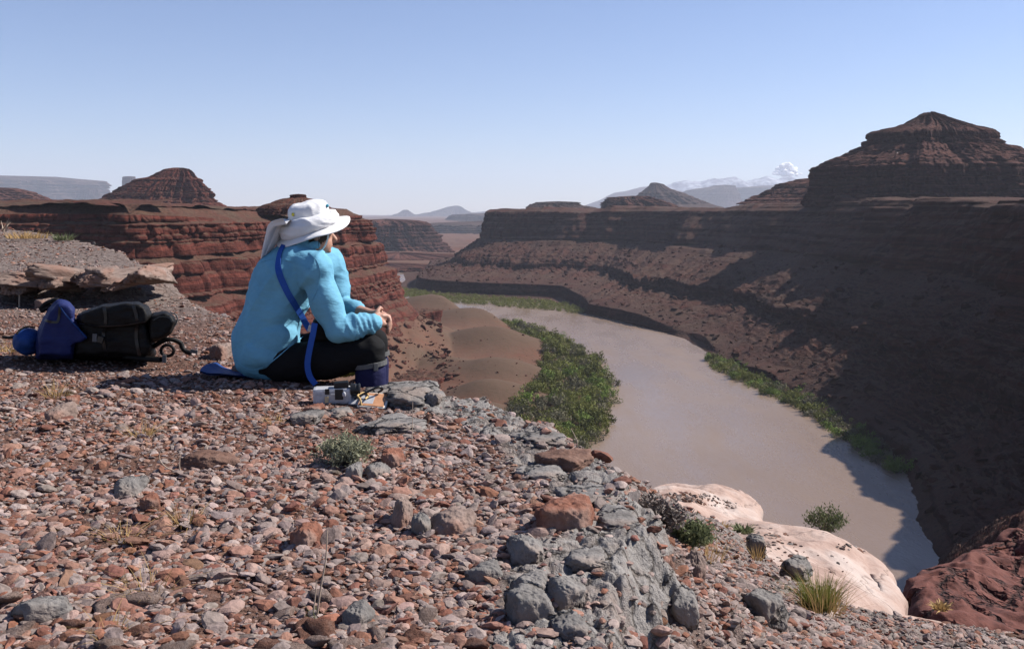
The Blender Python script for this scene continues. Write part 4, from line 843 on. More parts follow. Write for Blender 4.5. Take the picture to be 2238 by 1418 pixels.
# scree on the far talus, seated on the wall mesh
NW = 7000; ri = rg.integers(12, 132, NW); ci = rg.integers(0, nS, NW); pw = np.stack([Xw[ri, ci], Yw[ri, ci], Zw[ri, ci]], 1); sw = .45 * (3.6 / .45) ** (rg.random(NW) ** 2.6)
v, f, c = join_rocks(pw, sw, rnd_rot(rg, NW, .5), P1, rg.integers(0, len(P1), NW), np.ones((NW, 3)))
link('scree', mesh_np('scree', v, f, M['wall'], smooth=False), label='dark scree on the slopes across the river', kind='stuff')
# broken red ledges on the bench
for k, (px, py, w, h, d, lab) in enumerate([(905, 705, 48, 16, 0, 'low broken red ledge on the flat behind the clasped hands'), (905, 812, 62, 14, 0, 'flat red rock ledge at the foot of the talus by the mounds')]):
    g = G(px, py, -88); zb = float(floor_z(np.array([g.x]), np.array([g.y]))[0]); sx = w * g.y / F_PX
    pts = [(g.x + math.cos(t) * sx * (1 + .2 * math.sin(3 * t + k)), g.y + math.sin(t) * 22 * (1 + .2 * math.sin(2 * t)), zb + 4.0) for t in np.linspace(0, 2 * math.pi, 14, endpoint=False)]
    slab('outcrop', pts, 9, .8, M['leftcliff'], lab, amp=2.2, freq=.12, n=160, seed=k + 2.0, edge=.25, under=1.0, kind='structure')

# ------------------------------------------------------------------ foreground plants
M['straw'] = leaf_mat('dry_straw', (0.42, 0.29, 0.13), (0.34, 0.20, 0.08), .15)
M['stalk'] = leaf_mat('pale_dead_stalk', (0.42, 0.34, 0.27), (0.33, 0.24, 0.18), .1, .05)
M['grass'] = leaf_mat('green_grass', (0.16, 0.19, 0.04), (0.24, 0.215, 0.065), .1)
M['sage'] = leaf_mat('grey_green_shrub', (0.21, 0.22, 0.13), (0.30, 0.29, 0.21), .05)
M['herb'] = leaf_mat('fresh_green_shrub', (0.10, 0.125, 0.05), (0.18, 0.185, 0.105), .05)
M['twig'] = leaf_mat('grey_twigs', (0.15, 0.125, 0.11), (0.20, 0.165, 0.145), .1, .0)
def blades(n, h, spread, width, lean, seed, base_r, seg=4, curve=.5):
    rg = np.random.default_rng(seed); V, F = [], []; off = 0
    for i in range(n):
        az = rg.uniform(0, 2 * math.pi); r0 = base_r * math.sqrt(rg.random()); b0 = np.array([math.cos(az) * r0, math.sin(az) * r0, -.005])
        a2 = az + rg.normal(0, .6); hh = h * rg.uniform(.45, 1.0); ln_ = abs(rg.normal(0, lean)) + .04; dr = np.array([math.cos(a2), math.sin(a2), 0]); pr = np.array([-math.sin(a2), math.cos(a2), 0])
        tw = rg.uniform(0, 3.1); pr = pr * math.cos(tw) + dr * math.sin(tw)
        for k in range(seg + 1):
            t = k / seg; p = b0 + dr * (ln_ * hh * t + curve * ln_ * hh * t * t) * spread + np.array([0, 0, hh * t * (1 - .25 * ln_ * t)]); w = width * (1 - t * .92) * .5
            V += [p - pr * w, p + pr * w]
        for k in range(seg): a = off + 2 * k; F.append((a, a + 1, a + 3, a + 2))
        off += 2 * (seg + 1)
    return np.array(V), np.array(F)
def ground_at(px, py):
    g = G(px, py, 0)
    for _ in range(8): z = float(fore_z(np.array([g.x]), np.array([g.y]), False)[0][0]); g = G(px, py, z)
    return g
def tuft(px, py, h_px, mk, label, n=60, lean=.5, width=.0022, base=.02, name='grass_tuft', seed=1, d=None, cat='grass', group=None, spread=1.0):
    g = P(px, py, d) if d else ground_at(px, py); h = h_px * g.y / F_PX
    v, f = blades(int(n * 1.5), h * 1.15, spread, width * 1.35 * max(1, g.y / 3.0), lean, seed, base)
    return link(name, mesh_np(name, v, f, M[mk]), None, label, cat, group, loc=tuple(g))
tuft(310, 955, 44, 'straw', 'dry straw tuft in the gravel above the brown slab', 46, .9, seed=1, base=.035)
tuft(600, 925, 26, 'straw', 'low dry tuft left of the grey slab below the camcorder', 40, 1.0, seed=2, base=.03)
tuft(405, 1145, 50, 'straw', 'golden dry tuft in the middle of the left gravel', 54, .9, seed=3, base=.03)
tuft(268, 1180, 46, 'straw', 'pale dry tuft left of the golden tuft', 44, 1.0, seed=4, base=.03)
tuft(318, 1290, 60, 'straw', 'scattered straw blades near the bottom left', 40, 1.1, seed=5, base=.05)
tuft(240, 1395, 54, 'straw', 'broken straw blades at the bottom edge on the left', 30, 1.2, seed=6, base=.04)
tuft(125, 868, 44, 'straw', 'faint dry tuft above the brick shaped stone', 40, .7, seed=7, base=.04)
tuft(20, 770, 40, 'straw', 'dry blades at the left edge by the stuff sack', 22, .9, seed=8, base=.03)
tuft(745, 818, 26, 'grass', 'yellow green grass clump under the bent knee', 320, .5, seed=9, base=.07, d=4.72)
tuft(715, 822, 22, 'grass', 'short green grass beside the hanging blue strap', 160, .5, seed=10, base=.05, d=4.75)
tuft(1790, 1325, 72, 'grass', 'tall green and yellow grass on the rubble edge', 330, .38, .003, seed=11, base=.07)
tuft(1800, 1335, 88, 'straw', 'dry yellow stems rising from the tall green grass', 60, .4, .002, seed=12, base=.09)
tuft(160, 512, 44, 'straw', 'tall dry grass stems on top of the back left ledge', 26, .35, .002, seed=13, base=.3)
tuft(60, 520, 18, 'straw', 'yellow dry grass on the crest of the left ledge', 120, .6, .002, seed=14, base=.22, d=11)
tuft(140, 524, 18, 'herb', 'dull green tuft on the crest of the left ledge', 60, .6, .003, seed=15, base=.1, d=11)
tuft(2, 505, 30, 'stalk', 'white twig at the left edge on the ledge crest', 8, .5, .004, seed=16, base=.05, d=10)
tuft(58, 650, 30, 'stalk', 'pair of dry blades behind the backpack', 8, .8, .003, seed=17, base=.03)
tuft(1490, 1090, 14, 'straw', 'small yellow tuft on the soil of the pink boulder', 60, .6, .006, seed=18, base=.05, d=11)
tuft(1546, 1084, 10, 'straw', 'tiny yellow tuft near the top of the pink boulder', 40, .6, .006, seed=19, base=.04, d=11.4)
tuft(1578, 1160, 20, 'straw', 'orange dry tuft at the foot of the pink boulder', 60, .5, .005, seed=20, base=.05, d=7.6)
tuft(1624, 1160, 16, 'herb', 'round green tuft between the two pink rocks', 90, .8, .006, seed=21, base=.07, d=7.6)
tuft(1545, 1215, 54, 'straw', 'thin dry grass on the rubble beside the green shrub', 46, .6, seed=22, base=.06)
tuft(1655, 1220, 40, 'straw', 'dry stems in front of the dark upright rock', 24, .3, seed=23, base=.03)
tuft(2055, 1330, 16, 'straw', 'dull tuft growing in a crack of the broad red rock', 40, .7, .012, seed=24, base=.10, d=14.6)
tuft(690, 1345, 30, 'herb', 'tiny green sprout at the foot of the tall stalk', 24, .9, seed=25, base=.02)
tuft(508, 1018, 14, 'herb', 'tiny green weed at the right end of the brown slab', 26, .9, seed=26, base=.02)
def shrub(px, py, wpx, hpx, mk, label, n_leaf, seed, leaf=.008, stems=40, d=None, name='shrub', upright=.5):
    g = P(px, py, d) if d else ground_at(px, py); k = g.y / F_PX; rx, hz_ = wpx * k / 2, hpx * k
    rg = np.random.default_rng(seed); root = empty(name, tuple(g), label, 'shrub')
    V, F = [], []; off = 0; tips = []
    for i in range(stems):
        az = rg.uniform(0, 2 * math.pi); r = math.sqrt(rg.random()); tip = np.array([math.cos(az) * r * rx, math.sin(az) * r * rx * .8, hz_ * (1 - .55 * r ** 2) * rg.uniform(.6, 1.05)]); mid = tip * np.array([.45, .45, .6]); tips.append((mid, tip))
        pr = np.array([-math.sin(az), math.cos(az), 0]); w = leaf * .22
        for t, p in enumerate((np.zeros(3), mid, tip)): V += [p - pr * w * (1 - .4 * t), p + pr * w * (1 - .4 * t)]
        F += [(off, off + 1, off + 3, off + 2), (off + 2, off + 3, off + 5, off + 4)]; off += 6
    link('stems', mesh_np('stems', np.array(V), np.array(F), M['twig']), root)
    i = rg.integers(0, stems, n_leaf); t = rg.uniform(.15, 1.05, n_leaf)[:, None]; a = np.array([q[0] for q in tips])[i]; b_ = np.array([q[1] for q in tips])[i]
    p = a * (1 - t) + b_ * t + rg.normal(0, leaf * .8, (n_leaf, 3)); p[:, 2] = np.maximum(p[:, 2], .003)
    u = rg.normal(0, 1, (n_leaf, 3)); u[:, 2] = np.abs(u[:, 2]) * upright + .35; u /= np.linalg.norm(u, axis=1)[:, None]; w = np.cross(u, rg.normal(size=(n_leaf, 3))); w /= np.linalg.norm(w, axis=1)[:, None]; s = (leaf * rg.uniform(.6, 1.5, n_leaf))[:, None]
    V = np.stack([p, p + u * s * .5 + w * s * .16, p + u * s, p + u * s * .5 - w * s * .16], 1).reshape(-1, 3)
    link('foliage', mesh_np('foliage', V, np.arange(4 * n_leaf).reshape(-1, 4), M[mk], smooth=False), root); return root
shrub(752, 1018, 138, 66, 'sage', 'low grey green cushion shrub in the middle gravel', 3800, 1, .0125)
shrub(1512, 1192, 84, 46, 'herb', 'rounded fresh green shrub on the rubble slope', 2600, 2, .018)
shrub(1455, 1150, 110, 44, 'twig', 'leafless grey brush left of the fresh green shrub', 900, 3, .02, stems=120)
shrub(1806, 1170, 104, 70, 'herb', 'feathery green bush growing behind the long pink slab', 1500, 4, .034, stems=70, d=10.3, upright=2.0)
shrub(1410, 1120, 90, 30, 'twig', 'low grey brush at the ledge corner above the rubble', 500, 5, .015, stems=70)
def stick(pts, r0, r1, mk, label, name='dry_stalk', cat='stalk'):
    pts = catmull([tuple(p) for p in pts], 14); V, n = [], 6; base = pts[0].copy()
    for k, p in enumerate(pts):
        r = r0 + (r1 - r0) * k / 13; tan = pts[min(k + 1, 13)] - pts[max(k - 1, 0)]; tan /= np.linalg.norm(tan); a = np.cross(tan, (0, 1, .2)); a /= np.linalg.norm(a); b_ = np.cross(tan, a)
        V += [p - base + r * (math.cos(t) * a + math.sin(t) * b_) for t in np.linspace(0, 2 * math.pi, n, endpoint=False)]
    return link(name, mesh_np(name, np.array(V), grid_faces(14, n, wrap=True), M[mk]), None, label, cat, loc=tuple(base))
g = ground_at(693, 1345); stick([g, P(700, 1290, g.y), P(712, 1220, g.y), P(715, 1158, g.y)], .0022, .0012, 'stalk', 'tall thin dry stalk standing in the gravel near the bottom')
g = ground_at(683, 1350); stick([g, P(688, 1310, g.y), P(692, 1268, g.y)], .0018, .001, 'stalk', 'short dark stalk leaning beside the tall stalk')
g = ground_at(900, 978); stick([g, P(901, 930, g.y), P(902, 878, g.y)], .0018, .001, 'stalk', 'thin dry stalk in front of the smooth grey slab')
g = ground_at(1252, 990); stick([g, P(1262, 968, g.y), P(1256, 952, g.y), P(1248, 936, g.y)], .0022, .001, 'stalk', 'thorny dead twig standing on the ledge edge over the bushes')
g = ground_at(1222, 965); stick([g, P(1214, 950, g.y), P(1208, 938, g.y)], .0018, .001, 'stalk', 'short bent twig left of the thorny twig')
g = ground_at(390, 1032); stick([g, P(362, 1020, g.y), P(348, 1000, g.y), P(354, 978, g.y)], .0026, .0012, 'stalk', 'curved white dead stem left of the brown slab')
g = ground_at(395, 1036); stick([g, P(392, 1015, g.y), P(394, 990, g.y)], .0024, .0012, 'stalk', 'short white dead stem touching the brown slab')
g = ground_at(42, 672); stick([g, P(42, 655, g.y), P(42, 640, g.y)], .006, .005, 'stalk', 'pale broken stem behind the blue top of the pack')
# ------------------------------------------------------------------ seated person
from mathutils.bvhtree import BVHTree
def capsule(bm, a, b, ra, rb, n=16):
    a, b = Vector(a), Vector(b); ax = (b - a); l = ax.length; q = Vector((0, 0, 1)).rotation_difference(ax) if l > 1e-6 else Euler((0, 0, 0)).to_quaternion()
    rings = []
    for k in range(5): t = -math.pi / 2 + k * math.pi / 8; rings.append((ra * math.cos(t), ra * math.sin(t)))
    for k in range(5): t = k * math.pi / 8; rings.append((rb * math.cos(t), l + rb * math.sin(t)))
    vs_ = [[bm.verts.new(a + q @ Vector((max(r, 1e-4) * math.cos(u), max(r, 1e-4) * math.sin(u), z))) for u in [2 * math.pi * j / n for j in range(n)]] for r, z in rings]
    for r0, r1 in zip(vs_[:-1], vs_[1:]):
        for j in range(n): bm.faces.new((r0[j], r0[(j + 1) % n], r1[(j + 1) % n], r1[j]))
    bm.faces.new(vs_[0][::-1]); bm.faces.new(vs_[-1])
def ellipsoid(bm, c, r, rot=(0, 0, 0), sub=3):
    bmesh.ops.create_icosphere(bm, subdivisions=sub, radius=1, matrix=Matrix.Translation(Vector(c)) @ Euler(rot).to_matrix().to_4x4() @ Matrix.Diagonal((*r, 1)))
def box(bm, c, h, rot=(0, 0, 0), bev=0.0, seg=2):
    r = bmesh.ops.create_cube(bm, size=2, matrix=Matrix.Translation(Vector(c)) @ Euler(rot).to_matrix().to_4x4() @ Matrix.Diagonal((*h, 1)))
    if bev:
        es = list({e for v in r['verts'] for e in v.link_edges}); bmesh.ops.bevel(bm, geom=es, offset=bev, segments=seg, affect='EDGES', profile=.6)
def bm_mesh(bm, name, mat, smooth=True):
    me = bpy.data.meshes.new(name); bm.normal_update(); bm.to_mesh(me); bm.free(); me.polygons.foreach_set('use_smooth', np.full(len(me.polygons), smooth)); me.materials.append(mat); return me
def fuse(bm, name, mat, voxel, smooth=6):
    me = bm_mesh(bm, name + '_src', mat); o = bpy.data.objects.new(name + '_src', me); COL.objects.link(o)
    r = o.modifiers.new('r', 'REMESH'); r.mode = 'VOXEL'; r.voxel_size = voxel; r.use_smooth_shade = True
    if smooth: s = o.modifiers.new('s', 'SMOOTH'); s.iterations = smooth; s.factor = .5
    dg = bpy.context.evaluated_depsgraph_get(); out = bpy.data.meshes.new_from_object(o.evaluated_get(dg)); out.name = name
    bpy.data.objects.remove(o); bpy.data.meshes.remove(me)
    if not out.materials: out.materials.append(mat)
    out.polygons.foreach_set('use_smooth', np.ones(len(out.polygons), bool)); return out
def get_vn(me):
    v = np.empty(len(me.vertices) * 3); me.vertices.foreach_get('co', v); n = np.empty(len(me.vertices) * 3); me.vertices.foreach_get('normal', n); return v.reshape(-1, 3), n.reshape(-1, 3)
def push(me, fn):
    v, n = get_vn(me); v = v + n * fn(v)[:, None]; me.vertices.foreach_set('co', v.astype(np.float32).ravel()); me.update(); return me
def cloth_mat(name, col, rough=.85, weave=900, fold=.0, var=.08, sheen=0.0):
    m, nt, b = mat_new(name, rough, .15); vec = coords(nt)
    n1 = tnoise(nt, vec, 12, 4, .6); L(nt, mix(nt, mrange(nt, n1, .3, .7), tuple(c * (1 - var) for c in col), tuple(c * (1 + var) for c in col)), b.inputs['Base Color'])
    h = bump(nt, b, tnoise(nt, vec, weave, 2, .5), .25, .001)
    if fold: bump(nt, b, tnoise(nt, coords(nt, (1, 1, 2.2)), 16, 4, .55), fold, .02, h)
    b.inputs['Sheen Weight'].default_value = sheen; return m
M['shirt'] = cloth_mat('sky_blue_shirt', (0.13, 0.325, 0.45), fold=.38)
M['pants'] = cloth_mat('black_pants', (0.0065, 0.0065, 0.0075), rough=.85, fold=.2)
M['gaiter'] = cloth_mat('navy_gaiter', (0.012, 0.013, 0.05), rough=.75, fold=.3)
M['white'] = cloth_mat('white_cotton', (0.68, 0.67, 0.675), fold=.3, var=.03)
M['strapblue'] = cloth_mat('royal_blue_webbing', (0.02, 0.075, 0.32), rough=.6)
M['navy'] = cloth_mat('navy_nylon', (0.014, 0.020, 0.085), rough=.65, fold=.3)
M['blue'] = cloth_mat('blue_nylon', (0.012, 0.042, 0.16), rough=.65, fold=.4)
M['blacknylon'] = cloth_mat('black_nylon', (0.008, 0.0075, 0.0075), rough=.6, fold=.4)
M['greyweb'] = cloth_mat('grey_webbing', (0.10, 0.10, 0.10))
def plain(name, col, rough=.5, spec=.4, metal=0.0):
    m, nt, b = mat_new(name, rough, spec); n1 = tnoise(nt, coords(nt), 60, 4, .6); L(nt, mix(nt, mrange(nt, n1, .35, .65), tuple(c * .85 for c in col), tuple(c * 1.1 for c in col)), b.inputs['Base Color']); b.inputs['Metallic'].default_value = metal; return m
m, nt, b = mat_new('skin', .55, .35); n1 = tnoise(nt, coords(nt), 45, 4, .6)
L(nt, mix(nt, mrange(nt, n1, .35, .65), (0.33, 0.17, 0.12), (0.42, 0.235, 0.17)), b.inputs['Base Color']); b.inputs['Subsurface Weight'].default_value = .08; b.inputs['Subsurface Radius'].default_value = (.01, .004, .002); M['skin'] = m
M['hair'] = plain('dark_brown_hair', (0.03, 0.02, 0.014), .6); M['boot'] = plain('brown_boot', (0.06, 0.045, 0.035), .7)
M['black'] = plain('black_plastic', (0.012, 0.012, 0.013), .35); M['silver'] = plain('worn_silver', (0.40, 0.40, 0.42), .35, .5, .0); M['beige'] = plain('beige_tape', (0.50, 0.38, 0.22), .7)
M['orange'] = plain('orange_card', (0.42, 0.21, 0.11), .5); M['cream'] = plain('white_border', (0.7, 0.66, 0.58), .5); M['greycard'] = plain('grey_card', (0.34, 0.34, 0.36), .5); M['cord'] = plain('tan_cord', (0.45, 0.30, 0.12), .8); M['yellow'] = plain('yellow_plastic', (0.65, 0.55, 0.05), .5); M['teal'] = plain('teal_plastic', (0.02, 0.25, 0.35), .5)

FA = R(20); fw = np.array([math.cos(FA), math.sin(FA), 0]); rt = np.array([math.sin(FA), -math.cos(FA), 0]); DY = 4.62
SPINE = [(-1.197, .110), (-1.185, .19), (-1.164, .275), (-1.135, .39), (-1.08, .50), (-1.03, .575), (-1.0, .625)]
SPR = [(.158, .195, .115), (.160, .195, .11), (.150, .185, .11), (.147, .190, .11), (.140, .200, .10), (.105, .165, .075), (.07, .085, .05)]
sh_r, el_r, wr_r = (-.905, 4.455, .525), (-.815, 4.405, .262), (-.665, 4.475, .285)
sh_l, el_l, wr_l = (-.93, 4.81, .535), (-.86, 4.80, .335), (-.685, 4.625, .312)
hip_r, kn_r, an_r = (-1.08, 4.50, .088), (-.665, 4.465, .160), (-.668, 4.47, -.21)
hip_l, kn_l, an_l = (-1.10, 4.76, .105), (-.69, 4.75, .160), (-.69, 4.76, -.21)
hc = Vector((-.965, 4.665, .705))
def torso(bm, grow=0.0):
    t = np.linspace(0, len(SPINE) - 1, 22)
    for u in t:
        i = min(int(u), len(SPINE) - 2); f = u - i; c = np.array(SPINE[i]) * (1 - f) + np.array(SPINE[i + 1]) * f; r = np.array(SPR[i]) * (1 - f) + np.array(SPR[i + 1]) * f
        ellipsoid(bm, (c[0], DY, c[1]), tuple(r + grow), (0, R(18), FA), 3)
def arms(bm, grow, end_r=1.0, end_l=1.0, taper=(.066, .052, .036)):
    a, b_, c = taper
    for s, e, w, en in ((sh_r, el_r, wr_r, end_r), (sh_l, el_l, wr_l, end_l)):
        capsule(bm, s, e, a + grow, b_ + grow); w2 = np.array(e) + (np.array(w) - np.array(e)) * en; capsule(bm, e, w2, b_ + grow, c + grow * .8)
    capsule(bm, (-1.03, DY, .56), sh_r, .10 + grow, a + .012 + grow); capsule(bm, (-1.03, DY, .56), sh_l, .10 + grow, a + .012 + grow)
def fingers(bm):
    # right palm and fingers closing over the left hand; left fingers closing from the other side
    capsule(bm, wr_r, (-.632, 4.505, .292), .026, .027); capsule(bm, (-.645, 4.49, .275), (-.612, 4.512, .280), .021, .018); capsule(bm, (-.645, 4.50, .308), (-.610, 4.53, .314), .021, .018)
    for k, (dz, ln_) in enumerate(((.020, .92), (.006, 1.0), (-.009, .95), (-.024, .78))):
        p0 = Vector((-.612, 4.510 + .006 * k, .296 + dz)); p1 = p0 + Vector((.022, .022, -.002 - .004 * k)) * ln_; p2 = p1 + Vector((.004, .026, -.020)) * ln_; p3 = p2 + Vector((-.012, .012, -.018)) * ln_
        capsule(bm, p0, p1, .0098, .0092, 10); capsule(bm, p1, p2, .0092, .0085, 10); capsule(bm, p2, p3, .0085, .0075, 10)
    t0 = Vector((-.650, 4.50, .312)); t1 = t0 + Vector((.014, .018, .026)); t2 = t1 + Vector((.010, .018, .016)); capsule(bm, t0, t1, .0125, .0115, 10); capsule(bm, t1, t2, .011, .009, 10)
    capsule(bm, wr_l, (-.640, 4.585, .312), .025, .026); capsule(bm, (-.645, 4.585, .318), (-.612, 4.56, .312), .022, .019); capsule(bm, (-.645, 4.575, .295), (-.612, 4.555, .288), .020, .018)
    for k, (dz, ln_) in enumerate(((.016, .95), (.001, 1.0), (-.014, .95), (-.028, .8))):
        p0 = Vector((-.612, 4.556, .302 + dz)); p1 = p0 + Vector((.028, -.012, -.006)) * ln_; p2 = p1 + Vector((.010, -.024, -.022)) * ln_; p3 = p2 + Vector((-.010, -.014, -.022)) * ln_
        capsule(bm, p0, p1, .0098, .0092, 10); capsule(bm, p1, p2, .0092, .0085, 10); capsule(bm, p2, p3, .0085, .0075, 10)
    t0 = Vector((-.652, 4.585, .325)); t1 = t0 + Vector((.020, -.020, .018)); t2 = t1 + Vector((.012, -.020, .004)); capsule(bm, t0, t1, .0125, .0115, 10); capsule(bm, t1, t2, .011, .009, 10)
bm = bmesh.new(); torso(bm, -.03); arms(bm, 0, taper=(.045, .037, .026))
for h, k, a in ((hip_r, kn_r, an_r), (hip_l, kn_l, an_l)): capsule(bm, h, k, .08, .05); capsule(bm, k, a, .05, .034); capsule(bm, a, (a[0] + .11, a[1] + .03, a[2] - .045), .034, .028)
hd = R(30); hf = Vector((math.cos(hd), math.sin(hd), 0)); hr = Vector((math.sin(hd), -math.cos(hd), 0))
ellipsoid(bm, hc + Vector((0, 0, .012)), (.098, .078, .104), (0, R(8), hd)); ellipsoid(bm, hc + hf * .035 + Vector((0, 0, -.05)), (.062, .056, .062), (0, R(10), hd)); ellipsoid(bm, hc + hf * .068 + Vector((0, 0, -.088)), (.024, .03, .02), (0, 0, hd))
capsule(bm, hc + hf * .092 + Vector((0, 0, -.002)), hc + hf * .112 + Vector((0, 0, -.034)), .009, .014, 10); capsule(bm, hc + hf * .086 + hr * .018 + Vector((0, 0, -.063)), hc + hf * .086 - hr * .018 + Vector((0, 0, -.063)), .009, .009, 10)
for s in (-1, 1): ellipsoid(bm, hc + hf * .076 + hr * .032 * s + Vector((0, 0, .004)), (.013, .014, .011)); ellipsoid(bm, hc - hf * .006 + hr * .078 * s + Vector((0, 0, -.008)), (.020, .010, .032), (0, 0, hd))
capsule(bm, (-1.0, DY + .01, .60), hc + Vector((-.01, 0, -.06)), .062, .056); fingers(bm)
me = fuse(bm, 'person', M['skin'], .0042, 3)
person = link('person', me, None, 'seated person in white hat, blue shirt and black pants looking down river', 'person')
# shirt
bm = bmesh.new(); torso(bm, 0.0); ellipsoid(bm, P(580, 768, 4.52), (.110, .12, .090), (0, R(-12), FA)); ellipsoid(bm, P(600, 742, 4.50), (.12, .09, .09), (0, R(-30), FA))
for s, e, w, en in ((sh_r, el_r, wr_r, .95), (sh_l, el_l, wr_l, .48)):
    mid = np.array(s) * .5 + np.array(e) * .5; capsule(bm, s, mid, .076, .066); capsule(bm, mid, e, .066, .053); w2 = np.array(e) + (np.array(w) - np.array(e)) * en; capsule(bm, e, w2, .055, .041)
capsule(bm, (-1.03, DY, .555), sh_r, .11, .088); capsule(bm, (-1.03, DY, .555), sh_l, .11, .086)
capsule(bm, (-1.005, DY, .59), (-.998, DY + .012, .622), .088, .066)
me = fuse(bm, 'shirt', M['shirt'], .007, 8)
def folds(v):
    x, y, z = v.T
    back = sst(-.95, -1.08, x); d1 = (x * .75 + z * .66); d2 = (-x * .66 + z * .75)
    f = .013 * (1 - 2.4 * np.abs(noise(d1 * 2.2 + 2, d2 * 8.0, y * 2.0)) ** .8) + .004 * (1 - 2 * np.abs(noise(d1 * 14, d2 * 5 + 3, y * 6 + 4)))
    f = f + .006 * noise(x * 5, y * 5, z * 6)
    sl = sst(-.80, -.70, x) * sst(.42, .36, z)                                     # crumpled forearm
    f = f + sl * .012 * (1 - 2 * np.abs(noise(x * 34 + z * 12, y * 14, z * 10)))
    ua = sst(-.98, -.86, x) * sst(.2, .4, z); wv = noise(x * 4, y * 4, z * 4) * .9; f = f + ua * .009 * (1 - 2.2 * np.abs(noise((x * .85 - z * .5) * 7.5 + wv, y * 3, (x * .5 + z * .85) * 3.2)) ** .85)
    return f
push(me, folds); shirt = link('shirt', me, person)
for c0, c1, r in (((-.675, 4.470, .283), (-.648, 4.483, .287), .0425), ((-.79, 4.735, .325), (-.768, 4.713, .322), .050)):
    bm = bmesh.new(); capsule(bm, c0, c1, r, r * .96, 20)
    link('cuff', push(fuse(bm, 'cuff', M['shirt'], .006, 2), lambda v: .002 * noise(v[:, 0] * 60, v[:, 1] * 60, v[:, 2] * 60)), person)
bm = bmesh.new()                                                                   # collar
for t in np.linspace(-2.7, 2.7, 24):
    p = Vector((-.998, DY + .012, .640)) + Vector((math.cos(t + math.pi + FA) * .070, math.sin(t + math.pi + FA) * .070, -.012 * math.cos(t))); ellipsoid(bm, p, (.011, .011, .024), (0, 0, 0), 2)
link('collar', fuse(bm, 'collar', M['shirt'], .006, 5), person)
# pants
bm = bmesh.new(); ellipsoid(bm, (-1.17, DY, .085), (.150, .19, .085), (0, 0, FA))
for h, k, a in ((hip_r, kn_r, an_r), (hip_l, kn_l, an_l)):
    m1 = np.array(h) * .5 + np.array(k) * .5 + np.array((0, 0, -.01)); capsule(bm, h, m1, .092, .094); capsule(bm, m1, k, .098, .072); capsule(bm, k, (k[0], k[1], .085), .072, .064)
me = fuse(bm, 'pants', M['pants'], .0095, 6); push(me, lambda v: .004 * (1 - 2 * np.abs(noise(v[:, 0] * 14, v[:, 1] * 10, v[:, 2] * 20)))); pants = link('pants', me, person)
# gaiters and boots
for k, a in ((kn_r, an_r), (kn_l, an_l)):
    bm = bmesh.new(); capsule(bm, (k[0], k[1], .055), (a[0], a[1], -.20), .074, .066, 20); capsule(bm, (a[0], a[1], -.20), (a[0] + .07, a[1] + .02, -.245), .062, .05, 20)
    gm = fuse(bm, 'gaiter', M['gaiter'], .008, 4); push(gm, lambda v: .005 * noise(v[:, 0] * 26, v[:, 1] * 26, v[:, 2] * 7)); ga = link('gaiter', gm, person)
    bm = bmesh.new(); n = 24; vs_ = []
    for t in np.linspace(0, 2 * math.pi, n, endpoint=False): vs_.append([bm.verts.new((k[0] + math.cos(t) * r, k[1] + math.sin(t) * r, z + .012 * math.cos(t))) for r, z in ((.072, .083), (.079, .083), (.079, .104), (.072, .104))])
    for i in range(n):
        for j in range(4): bm.faces.new((vs_[i][j], vs_[(i + 1) % n][j], vs_[(i + 1) % n][(j + 1) % 4], vs_[i][(j + 1) % 4]))
    box(bm, (k[0] + .035, k[1] - .074, .092), (.010, .006, .018), (0, 0, .4), .002); link('gaiter_strap', bm_mesh(bm, 'gaiter_strap', M['greyweb'], False), ga)
    bm = bmesh.new(); ellipsoid(bm, (a[0] + .055, a[1] + .018, -.265), (.14, .052, .04), (0, 0, FA)); ellipsoid(bm, (a[0], a[1], -.24), (.055, .05, .055)); link('boot', fuse(bm, 'boot', M['boot'], .008, 3), person)
# hair
bm = bmesh.new(); ellipsoid(bm, hc + Vector((-.012, -.004, .012)), (.104, .086, .098), (0, R(8), hd)); ellipsoid(bm, hc - hf * .055 + Vector((0, 0, -.05)), (.045, .06, .05), (0, 0, hd))
hm = fuse(bm, 'hair', M['hair'], .006, 2); push(hm, lambda v: .004 * (1 - 2 * np.abs(noise(v[:, 0] * 60, v[:, 1] * 60, v[:, 2] * 14)))); link('hair', hm, person)
# hat: worn, a child like the other clothing
HT = Matrix.Translation(Vector((-.965, 4.655, .742))) @ Euler((R(9), R(-13), R(14))).to_matrix().to_4x4()
def lathe(prof, n, fn=None):
    V = []
    for r, z in prof:
        for t in np.linspace(0, 2 * math.pi, n, endpoint=False):
            p = np.array([math.cos(t) * r, math.sin(t) * r, z]); p = fn(p, t, r) if fn else p; V.append(tuple(HT @ Vector(p)))
    return np.array(V), grid_faces(len(prof), n, wrap=True)
def brim_fn(p, t, r):
    k = (r - .09) / .085; p[0] *= 1.08; p[2] += -.016 * k * abs(math.sin(t)) - .020 * k * max(0, -math.cos(t)) + .010 * k * math.cos(t) + .007 * k * math.sin(3 * t + .6); return p
pr = [(.088, .006), (.105, .004), (.125, -.001), (.148, -.008), (.168, -.015), (.172, -.018), (.171, -.021), (.165, -.019), (.145, -.012), (.12, -.005), (.088, .001)]
v, f = lathe(pr, 72, brim_fn); brim = link('hat_brim', mesh_np('hat_brim', v, f, M['white']), person)
def crown_fn(p, t, r):
    p[0] *= 1.1; q = .006 * noise(math.cos(t) * 3, math.sin(t) * 3, p[2] * 20); p[0] += math.cos(t) * q; p[1] += math.sin(t) * q; p[2] += .006 * noise(p[0] * 22, p[1] * 22, 3.0); return p
pr = [(.088, -.002), (.0885, .02), (.0885, .045), (.0875, .068), (.086, .082), (.082, .094), (.074, .103), (.060, .109), (.040, .112), (.018, .113), (.001, .113)]
v, f = lathe(pr, 72, crown_fn); link('hat_crown', mesh_np('hat_crown', v, f, M['white']), person)
